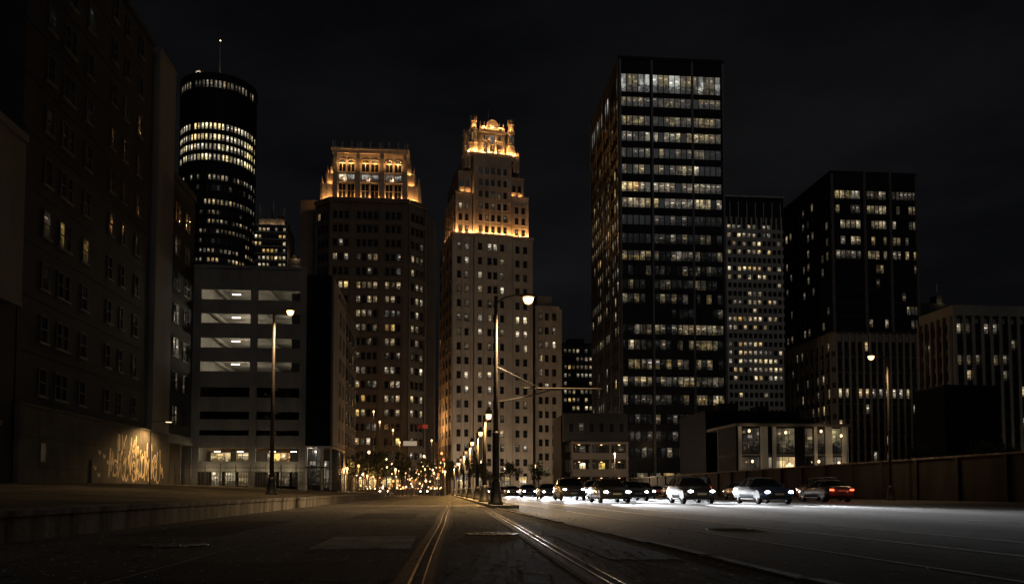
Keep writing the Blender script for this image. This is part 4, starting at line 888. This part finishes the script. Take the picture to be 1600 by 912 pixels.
def lantern(label, x, y, power, on=True, h=4.9, ax=.22):
    e = thing('lantern_post', label, 'street lamp', (x, y, .11), 0, 'lantern posts along the median')
    bb = MB(); flared_base(bb, iron, .26, .9); bb.build('base', e, smooth=True)
    bb = MB(); bb.tube([(0, 0, .8), (0, 0, 2.5), (0, 0, h - .25)], [.13, .10, .07], mat('black_lantern_post', (.012, .011, .010), .7, .3, 3, spec=.15), 10); bb.build('post', e, smooth=True)
    bb = MB(); bb.tube([(0, 0, h - .5), (ax * .5, 0, h - .22), (ax, 0, h - .2)], .03, iron, 6); bb.build('arm', e)
    bb = MB(); bb.lathe([(.16, h - .2), (.2, h - .1), (.05, h + .18)], iron, 8, (ax, 0)); bb.build('hood', e)
    bb = MB(); bb.lathe([(.06, h - .48), (.13, h - .42), (.15, h - .21)], sodium if y < 50 else (warmlens if y < 80 else emit('dim_lantern_glass', (1, .55, .22), 1.1)), 8, (ax, 0)); bb.build('globe', e)
    bb = MB(); bb.box(-.30, -.12, -.015, .015, 2.3, 3.4, iron); bb.tube([(0, 0, 3.4), (-.34, 0, 3.4)], .015, iron, 5); bb.build('banner', e)
    plight(e, (ax, -.02, h - .62), power * 1.5, (1, .58, .19), .1, spot=R(140), blend=.5)
for lab, x, y, p in (('nearest lantern post behind the tall median lamp, glowing brightly', 2.45, 44.5, 1800), ('second lantern post behind the tall median lamp', 2.7, 58, 2600), ('third lantern post behind the tall median lamp', 2.6, 70, 2800),
                     ('fourth lantern post behind the tall median lamp', 2.6, 86, 3200), ('fifth lantern post behind the tall median lamp', 2.6, 106, 3400), ('last lantern post behind the tall median lamp, farthest', 2.5, 134, 3400)): lantern(lab, x, y, p)

# lamps down the far street: a slim post with one or two globes
def globe_post_mesh():
    P = {}
    bb = MB(); bb.tube([(0, 0, -.2), (0, 0, 1), (0, 0, 4.6)], [.14, .08, .06], iron, 6); P['post'] = bb.mesh('post')
    bb = MB(); bb.lathe([(.05, 4.55), (.15, 4.65), (.19, 4.8), (.13, 4.96), (.03, 5.0)], warmlens, 8); P['globe'] = bb.mesh('globe')
    for k_, m_ in (('b', emit('orange_lamp_lens', (1, .42, .13), 2.6)), ('c', emit('pale_lamp_lens', (1, .74, .46), 3.0)), ('d', emit('deep_amber_lens', (1, .28, .08), 1.4))): P['globe' + k_] = P['globe'].copy(); P['globe' + k_].materials.clear(); P['globe' + k_].materials.append(m_)
    return P
GP = globe_post_mesh(); rl = random.Random(3); spots = []
for i in range(17): spots.append((-21 + rl.uniform(-1, 1) + (i % 3) * 4.5, 112 + i * 4.6 + rl.uniform(-2, 2), rl.choice((.7, .8, 1.0)), 'left'))
for i in range(16): spots.append((-9.5 + (i % 4) * 3.3 + rl.uniform(-.8, .8), 118 + i * 6.5, rl.choice((.8, 1.0, 1.3)), 'middle'))
for i, (x, y, z) in enumerate(((-15.5, 150, 4.4), (-13.0, 168, 3.6), (-11.2, 160, 3.0), (-9.5, 175, 2.9), (-8.0, 172, 2.3), (-1.5, 180, 2.5), (-3.6, 226, 3.9), (-3.2, 242, 4.4), (11, 216, 1.8), (17, 214, 1.4), (24, 205, 1.5), (33, 175, 1.6), (30, 140, 1.5))): spots.append((x, y, z, 'tall'))  # the ones by the limestone tower are added to light its flank and front
cnt = {}
words = ['first', 'second', 'third', 'fourth', 'fifth', 'sixth', 'seventh', 'eighth', 'ninth', 'tenth', 'eleventh', 'twelfth', 'thirteenth', 'fourteenth', 'fifteenth', 'sixteenth', 'seventeenth']
for i, (x, y, s_, side) in enumerate(spots):
    k = cnt[side] = cnt.get(side, -1) + 1
    lab = {'left': 'globe street lamp before the dark stone tower, %s from the camera', 'middle': 'globe lamp in the far street middle, %s from the camera', 'tall': 'tall globe lamp among the towers it helps light, %s counted from the left'}[side] % words[k]
    e = thing('globe_lamp', lab, 'street lamp', (x, y, 0), 0, 'globe lamps down the far street'); e.scale = (1, 1, s_)
    obj('post', GP['post'], e); g = obj('globe', GP['globe'], e, scale=(1, 1, 1 / s_), loc=(0, 0, 4.55 - 4.55 / s_))
    if i % 2 == 0 or side == 'tall': plight(e, (0, -.5, 4.5), 900 if side != 'tall' else (300 if k < 6 else 3000 if k < 8 else 3400), (1, .50, .18) if side != 'tall' or k < 8 else (1, .76, .52), .25)

for i in range(165):
    y = rl.uniform(118, 196); x = (1.0 - 17 * rl.random() ** 1.5) * y / 165
    s_ = .22 + 1.1 * rl.random() ** 2.2; gk = rl.choice(('globe', 'globeb', 'globeb', 'globec', 'globed')); fr = x / y
    e = thing('globe_lamp', '%s %s globe lamp at the %s of the street-end lights, %s row' % ('low' if s_ < .5 else 'waist-high' if s_ < .8 else 'tall', {'globe': 'golden', 'globeb': 'orange', 'globec': 'pale', 'globed': 'deep red-orange'}[gk], 'left' if fr < -.06 else 'middle' if fr < -.025 else 'right', 'near' if y < 140 else 'second' if y < 165 else 'far'), 'street lamp', (x, y, 0), 0, 'tiny lights at the street end'); q = .22 + .75 * rl.random() ** 1.6
    e.scale = (q, q, s_); obj('post', GP['post'], e); obj('globe', GP[gk], e, scale=(1, 1, q / s_), loc=(0, 0, 4.55 - 4.55 * q / s_))
# ================================================================== TREES
def leafy(seed, h, r, n=1100, ls=.22):
    rg = random.Random(seed); t = MB(); top = h * .45
    t.tube([(0, 0, -.2), (.05, 0, h * .2), (-.05, .04, top), (.05, 0, h * .72)], [.16, .12, .09, .03], bark, 7)
    for k in range(6):
        a = 2 * pi * k / 6 + rg.uniform(-.4, .4); z = top * rg.uniform(.8, 1.25); t.tube([(0, 0, z), (cos(a) * r * .4, sin(a) * r * .4, z + h * .13), (cos(a) * r * .75, sin(a) * r * .75, z + h * .26)], [.06, .04, .015], bark, 5)
    c = MB(); cl = [(rg.gauss(0, r * .42), rg.gauss(0, r * .42), h * .66 + rg.gauss(0, h * .13), r * rg.uniform(.28, .5)) for _ in range(15)]; vs = []; fs = []
    for _ in range(n):
        x, y, z, rr = rg.choice(cl); d = Vector((rg.gauss(0, 1), rg.gauss(0, 1), rg.gauss(0, .8))).normalized() * rr * rg.random() ** .4
        p = Vector((x, y, z)) + d; q = Vector((rg.gauss(0, 1), rg.gauss(0, 1), rg.gauss(0, 1))).normalized(); w = q.orthogonal().normalized(); s = ls * rg.uniform(.6, 1.3); v2 = q.cross(w); b0 = len(vs)
        vs += [tuple(p - w * s), tuple(p + v2 * s * .45), tuple(p + w * s), tuple(p - v2 * s * .45)]; fs.append((b0, b0 + 1, b0 + 2, b0 + 3))
    c.add(vs, fs, leafm); return t.mesh('trunk'), c.mesh('crown')
TM = [leafy(1, 7.5, 2.2), leafy(2, 6.5, 2.0), leafy(3, 8.5, 2.6)]
TL = [(-18.5, 118, 0, 'street tree nearest the stair tower lobby'), (-15.8, 128, 1, 'second street tree beside the stair tower'), (-20, 138, 2, 'street tree behind the stair tower, third along'), (-14.0, 146, 0, 'fourth street tree along the dark stone tower'), (-10.8, 152, 1, 'street tree standing left of the red lit sign'), (-16.5, 165, 2, 'tall street tree against the stone tower shopfronts'),
      (-7.5, 168, 0, 'street tree under the hanging red sign'), (1.6, 148, 1, 'street tree at the left corner of the limestone tower'), (2.2, 172, 2, 'taller street tree hugging the limestone tower corner'), (6.8, 150, 0, 'street tree right of the median lanterns, first'), (9.5, 170, 1, 'street tree before the limestone tower entrance'), (15.5, 180, 2, 'street tree before the limestone tower, right part'), (21.5, 178, 0, 'street tree before the limestone wing')]
TL += [(-12.4, 122, 1, 'slim street tree just right of the garage lobby'), (-9.6, 132, 2, 'broad street tree among the street-end lights, nearest'), (-6.0, 140, 0, 'street tree in the middle of the street-end lights'), (-11.8, 176, 2, 'far street tree below the pale shop sign'), (-3.6, 188, 1, 'far street tree between the two stone towers'), (-2.6, 160, 0, 'street tree left of the lantern row')]
for x, y, k, lab in TL:
    e = thing('street_tree', lab, 'tree', (x, y, 0), random.uniform(0, 6), 'street trees'); obj('trunk', TM[k][0], e); obj('crown', TM[k][1], e)
SM = leafy(7, 2.6, 1.5, 700, .18)
for x, y, lab in ((51.5, 75, 'dark bush behind the parapet near the right lamp'), (54.2, 76, 'second dark bush behind the parapet, right of the lamp'), (47.8, 78, 'small bush behind the parapet, left of the lamp'), (66, 84, 'bush behind the parapet below the black box')):
    e = thing('bush', lab, 'bush', (x, y, 2.6), random.uniform(0, 6), 'bushes behind the parapet'); obj('stem', SM[0], e); obj('foliage', SM[1], e)

# ================================================================== TRAFFIC
def profile_mesh(name, prof, hw, m, bev=.05):
    bm = bmesh.new(); L_ = [bm.verts.new((-hw, y, z)) for y, z in prof]; R_ = [bm.verts.new((hw, y, z)) for y, z in prof]; n = len(prof)
    bm.faces.new(L_); bm.faces.new(R_[::-1])
    for i in range(n): bm.faces.new((L_[i], R_[i], R_[(i + 1) % n], L_[(i + 1) % n])[::-1])
    bmesh.ops.recalc_face_normals(bm, faces=bm.faces)
    bmesh.ops.bevel(bm, geom=list(bm.edges), offset=bev, segments=2, affect='EDGES', profile=.6)
    for f in bm.faces: f.smooth = False
    me = bpy.data.meshes.new(name); bm.to_mesh(me); bm.free(); me.materials.append(m); return me
def wheel_meshes():
    a, c = MB(), MB(); M = Matrix.Rotation(R(90), 4, 'Y'); n = 16
    def ringv(prof, mb, m):
        vs = [M @ Vector((r * cos(2 * pi * k / n), r * sin(2 * pi * k / n), z)) for r, z in prof for k in range(n)]
        mb.add(vs, [(i * n + k, i * n + (k + 1) % n, (i + 1) * n + (k + 1) % n, (i + 1) * n + k) for i in range(len(prof) - 1) for k in range(n)], m)
    ringv([(.2, -.1), (.31, -.1), (.33, -.06), (.33, .06), (.31, .1), (.2, .1)], a, rubber); ringv([(.205, -.08), (.06, -.095), (.0, -.1)], c, chrome); ringv([(.205, .08), (.06, .095), (.0, .1)], c, chrome)
    return a.mesh('tyre'), c.mesh('rim')
TY, RI = wheel_meshes()
BODY = {
 'sedan': dict(L=4.6, W=.89, prof=[(.0, .30), (.0, .56), (.06, .70), (.5, .78), (1.35, .90), (3.75, .95), (4.5, .93), (4.6, .80), (4.6, .34), (4.4, .24), (.15, .22)], cab=((1.25, 4.05, .80, .90), (2.0, 3.45, .60, 1.44)), wz=.33, hl=(.02, .66), tl=(4.58, .80)),
 'suv': dict(L=4.75, W=.94, prof=[(.0, .36), (.0, .72), (.06, .90), (.4, 1.0), (1.2, 1.06), (4.6, 1.10), (4.75, .98), (4.75, .42), (4.5, .30), (.15, .28)], cab=((1.15, 4.68, .86, 1.06), (1.85, 4.35, .68, 1.74)), wz=.33, hl=(.02, .84), tl=(4.73, .98)),
 'van': dict(L=5.4, W=1.0, prof=[(.0, .36), (.0, .75), (.1, .98), (.9, 1.18), (5.3, 1.2), (5.4, 1.1), (5.4, .42), (5.2, .3), (.15, .28)], cab=((.85, 5.36, .93, 1.17), (1.55, 5.25, .80, 2.25)), wz=.33, hl=(.02, .82), tl=(5.38, 1.05)),
 'hatch': dict(L=4.0, W=.86, prof=[(.0, .30), (.0, .58), (.06, .74), (.45, .84), (1.15, .94), (3.9, .98), (4.0, .85), (4.0, .34), (3.85, .24), (.12, .22)], cab=((1.0, 3.92, .78, .94), (1.7, 3.5, .60, 1.48)), wz=.32, hl=(.02, .70), tl=(3.98, .86))}
CM = {}
def carpaint(nm, c): 
    m = mat(nm, c, .3, .08, 2); m.node_tree.nodes['Principled BSDF'].inputs['Coat Weight'].default_value = .6; return m
ST = {   # stations: y, half width, underside, belt, half roof, roof
 'sedan': [(0, .66, .36, .56, .5, .60), (.10, .80, .27, .66, .66, .70), (.5, .87, .22, .76, .70, .80), (1.15, .90, .22, .86, .74, .90), (1.35, .90, .22, .88, .74, .94), (2.05, .91, .22, .92, .60, 1.37), (2.5, .91, .22, .93, .61, 1.43), (3.1, .91, .22, .94, .60, 1.42), (3.55, .91, .22, .95, .57, 1.34), (4.1, .90, .24, .95, .66, 1.00), (4.45, .86, .28, .93, .66, .97), (4.6, .76, .40, .84, .60, .88)],
 'suv': [(0, .74, .42, .74, .58, .80), (.1, .86, .33, .86, .7, .92), (.45, .92, .28, .96, .76, 1.02), (1.1, .94, .28, 1.03, .8, 1.08), (1.25, .94, .28, 1.04, .8, 1.12), (1.85, .95, .28, 1.06, .70, 1.64), (2.4, .95, .28, 1.07, .71, 1.72), (3.6, .95, .28, 1.08, .70, 1.72), (4.3, .94, .28, 1.08, .66, 1.64), (4.62, .92, .32, 1.08, .68, 1.14), (4.75, .84, .44, .98, .66, 1.04)],
 'van': [(0, .78, .42, .78, .62, .86), (.12, .92, .33, .94, .78, 1.0), (.8, .98, .28, 1.12, .86, 1.2), (1.0, .99, .28, 1.15, .86, 1.26), (1.7, 1.0, .28, 1.2, .82, 2.1), (2.4, 1.0, .28, 1.2, .84, 2.24), (4.6, 1.0, .28, 1.2, .84, 2.26), (5.2, .99, .28, 1.2, .82, 2.2), (5.36, .97, .32, 1.2, .8, 1.3), (5.4, .92, .42, 1.1, .78, 1.18)],
 'hatch': [(0, .66, .36, .58, .5, .64), (.1, .78, .27, .70, .64, .76), (.45, .84, .22, .80, .68, .86), (1.0, .86, .22, .90, .72, .95), (1.15, .87, .22, .92, .72, 1.0), (1.75, .87, .22, .95, .60, 1.42), (2.3, .87, .22, .96, .61, 1.48), (3.1, .87, .22, .97, .59, 1.45), (3.55, .86, .23, .97, .56, 1.36), (3.86, .84, .28, .96, .62, 1.02), (4.0, .74, .40, .86, .58, .90)]}
def car_parts(kind, pm):
    key = (kind, pm.name)
    if key in CM: return CM[key]
    d = BODY[kind]; P = []; W2 = d['W']; L_ = d['L']; st = ST[kind]; vs = []; NS = 10
    for y, w, zb, be, hr, zr in st:
        half = [(.0, zb), (.82 * w, zb), (.96 * w, zb + .10), (w, zb + (be - zb) * .45), (.985 * w, zb + (be - zb) * .8), (.94 * w, be), (hr + (.94 * w - hr) * .12, zr - (zr - be) * .16), (hr * .86, zr - .012), (hr * .45, zr + .012), (.0, zr + .02)]
        vs += [(x, y, z) for x, z in half] + [(-x, y, z) for x, z in half[1:-1]]
    per = 18; idx = lambda s_, k: s_ * per + k
    ringi = list(range(10)) + [17 - j for j in range(8)]   # right half up, left half back down
    body, glass = [], []
    for s_ in range(len(st) - 1):
        tall0, tall1 = st[s_][5] - st[s_][3], st[s_ + 1][5] - st[s_ + 1][3]
        for j in range(18):
            k0, k1 = ringi[j], ringi[(j + 1) % 18]; f_ = (idx(s_, k0), idx(s_, k1), idx(s_ + 1, k1), idx(s_ + 1, k0)); lo, hi = (min(j, 18 - j - 1) if j < 9 else 17 - j), 0
            side = lo == 5; top = lo >= 6
            g_ = (side and max(tall0, tall1) > .25) or (top and abs(tall0 - tall1) > .25)
            (glass if g_ else body).append(f_)
    body += [tuple(idx(0, k) for k in ringi)[::-1], tuple(idx(len(st) - 1, k) for k in ringi)]
    def part(nm, fs, m):
        bb = MB(); us = sorted({i for f_ in fs for i in f_}); mp_ = {i: q for q, i in enumerate(us)}; bb.add([vs[i] for i in us], [tuple(mp_[i] for i in f_) for f_ in fs], m)
        me = bb.mesh(nm, True); bm = bmesh.new(); bm.from_mesh(me); bmesh.ops.recalc_face_normals(bm, faces=bm.faces); bm.to_mesh(me); bm.free(); P.append((nm, me, (0, 0, 0)))
    part('body', body, pm); part('window_glass', glass, darkglass)
    a0 = [s_[0] for s_ in st if s_[5] - s_[3] > .25][0]; a1 = [s_[0] for s_ in st if s_[5] - s_[3] > .25][-1]; az = st[4][3]
    bb = MB()
    for s_ in (-1, 1):
        for i, f in enumerate(st):
            if f[5] - f[3] > .25 and (i % 2 == 0 or f[0] in (a0, a1)): w, be, hr, zr = f[1], f[3], f[4], f[5]; bb.tube([(s_ * (.945 * w), f[0], be), (s_ * (hr + (.94 * w - hr) * .12 + .005), f[0], zr - (zr - be) * .16)], .035, pm, 5)
    P.append(('pillars', bb.mesh('pillars'), (0, 0, 0)))
    for s_ in (-1, 1):
        for wy in (.85, L_ - .9):
            bb = MB(); A = [(wy + .42 * cos(pi * q / 10), d['wz'] + .42 * sin(pi * q / 10)) for q in range(11)]; x = s_ * (W2 + .012)
            bb.add([(x, y, z) for y, z in A] + [(x - s_ * .05, y, z) for y, z in A], [tuple(range(11)) if s_ < 0 else tuple(range(11))[::-1]] + [(q, q + 1, 12 + q, 11 + q) for q in range(10)], trim); P.append(('wheel_arch', bb.mesh('wheel_arch'), (0, 0, 0)))
        bb = MB(); bb.box(s_ * W2 - .03, s_ * W2 + .03, 1.35, L_ - 1.4, .25, .31, trim); P.append(('sill', bb.mesh('sill'), (0, 0, 0)))
    hy, hz = d['hl']; ty, tz_ = d['tl']
    for s_ in (-1, 1):
        bb = MB(); bb.lathe([(.03, -.02), (.085, -.01), (.09, .03)], headl, 10); me = bb.mesh('headlight')
        for v_ in me.vertices: x, y, z = v_.co; v_.co = (x * 1.5, z - .012 + abs(x) * .0, y * .75)
        P.append(('headlight', me, (s_ * (W2 - .26), hy - .0, hz - .02)))
        bb = MB(); bb.box(-.13, .13, -.015, .03, -.055, .055, taill); P.append(('tail_light', bb.mesh('tail_light'), (s_ * (W2 - .24), ty + .0, tz_ - .03)))
        bb = MB(); bb.lathe([(.02, -.09), (.08, -.06), (.09, .03), (.03, .07)], pm, 8); P.append(('mirror', bb.mesh('mirror', True), (s_ * (W2 + .06), a0 - .25, az + .12)))
    bb = MB(); bb.box(-W2 + .52, W2 - .52, -.02, .06, hz - .17, hz - .02, trim); bb.box(-W2 + .3, W2 - .3, -.015, .08, .36, .45, trim); bb.box(-W2 + .5, W2 - .5, -.028, -.021, hz - .10, hz - .085, chrome); P.append(('grille', bb.mesh('grille'), (0, 0, 0)))
    bb = MB(); bb.box(-.24, .24, -.04, -.022, .48, .58, mat('plate_white', (.4, .4, .38), .5, .05, 3)); P.append(('number_plate', bb.mesh('number_plate'), (0, 0, 0)))
    bb = MB(); bb.box(-W2 + .2, W2 - .2, L_ - .06, L_ + .03, .40, .54, trim); bb.box(-.24, .24, L_ + .001, L_ + .02, .66, .77, MATS['plate_white']); P.append(('rear_bumper', bb.mesh('rear_bumper'), (0, 0, 0)))
    CM[key] = (P, d); return CM[key]
def car(name, label, kind, pm, x, y, away=False, beam=0, group='cars on the roadway', cat='car'):
    P, d = car_parts(kind, pm); e = thing(name, label, cat, (x, y, .002), R(180) if away else 0, group)
    if away: e.location.y = y + d['L']
    for nm, me, l in P: obj(nm, me, e, l)
    for s_ in (-1, 1):
        for wy in (.85, d['L'] - .9): t = obj('wheel', TY, e, (s_ * (d['W'] - .09), wy, d['wz'])); obj('rim', RI, t)
    if away:
        for s_ in (-1, 1): plight(e, (s_ * (d['W'] - .24), d['L'] + .35, d['tl'][1] - .05), 6, (1, .10, .03), .08, 'tail_glow')
    if beam:
        for s_ in (-1, 1): plight(e, (s_ * (d['W'] - .22), d['hl'][0] - .16, d['hl'][1]), beam, (.93, .96, 1), .06, 'beam', spot=R(19), rot=(R(85.6), 0, R(180)), blend=1.0)
    return e
pw_ = carpaint('white_car_paint', (.3, .3, .29)); pk = carpaint('black_car_paint', (.02, .02, .022)); ps = carpaint('silver_car_paint', (.12, .12, .125)); pr = carpaint('red_car_paint', (.25, .02, .015)); pb = carpaint('blue_car_paint', (.03, .06, .16)); pg_ = carpaint('grey_car_paint', (.05, .05, .052))
BP = 21000
CARS = [
 ('sedan_car', 'black sedan, leading car of the nearest oncoming lane, headlights on', 'sedan', pk, 10.2, 47, 0),
 ('suv_car', 'grey SUV second in the nearest oncoming lane, headlights on', 'suv', pg_, 10.0, 61, 0),
 ('sedan_car', 'silver sedan third in the nearest oncoming lane', 'sedan', ps, 10.3, 76, 0),
 ('hatch_car', 'blue hatchback fourth in the nearest oncoming lane', 'hatch', pb, 10.1, 92, 0),
 ('hatch_car', 'black hatchback leading the middle oncoming lane', 'hatch', pk, 14.2, 44, 0),
 ('sedan_car', 'grey sedan second in the middle oncoming lane', 'sedan', pg_, 14.1, 58, 0),
 ('suv_car', 'black SUV third in the middle oncoming lane', 'suv', pk, 14.3, 73, 0),
 ('sedan_car', 'white sedan fourth in the middle oncoming lane', 'sedan', pw_, 14.1, 89, 0),
 ('sedan_car', 'dark blue sedan leading the farthest oncoming lane', 'sedan', pb, 17.7, 42, 0),
 ('suv_car', 'silver SUV second in the farthest oncoming lane', 'suv', ps, 17.6, 55, 0),
 ('hatch_car', 'grey hatchback third in the farthest oncoming lane', 'hatch', pg_, 17.8, 70, 0),
 ('sedan_car', 'black sedan fourth in the farthest oncoming lane', 'sedan', pk, 17.6, 86, 0),
 ('suv_car', 'black SUV driving away with red tail lights, nearest the wall of the outbound cars', 'suv', pk, 28.6, 58, 1),
 ('sedan_car', 'red sedan driving away, tail lights glowing, ahead of the black SUV', 'sedan', pr, 28.5, 72, 1),
 ('van', 'white van driving away on the outbound lane by the wall', 'van', pw_, 28.6, 88, 1),
 ('sedan_car', 'dark grey sedan driving away on the inner outbound lane', 'sedan', pg_, 25.1, 50, 1),
 ('hatch_car', 'black hatchback driving away on the inner outbound lane, farther off', 'hatch', pk, 25.2, 66, 1),
 ('suv_car', 'blue SUV driving away far along the inner outbound lane', 'suv', pb, 25.0, 84, 1),
 ('sedan_car', 'silver sedan driving away far along by the wall', 'sedan', ps, 28.5, 106, 1)]
for nm, lab, kd, pm, x, y, aw in CARS: car(nm, lab, kd, pm, x, y, bool(aw), 0 if aw else BP, cat='van' if kd == 'van' else 'car')
far = [(9.9, 110), (10.2, 130), (10.0, 155), (14.2, 106), (14.0, 126), (14.3, 150), (17.5, 104), (17.8, 122), (17.6, 146)]
for i, (x, y) in enumerate(far): car('sedan_car', 'far oncoming sedan with lit headlights, %s in the distant queue' % words[i], 'sedan', (pk, ps, pg_)[i % 3], x, y, False, BP if i % 3 == 0 else 0, 'distant oncoming cars')
for i, (x, y) in enumerate(((-2.6, 150), (-3.0, 176), (-9.5, 146))): car('hatch_car', 'small car with lit headlights in the far tram street, %s from the camera' % words[i], 'hatch', (pk, pg_, pw_)[i % 3], x, y, False, 0, 'cars in the far street')
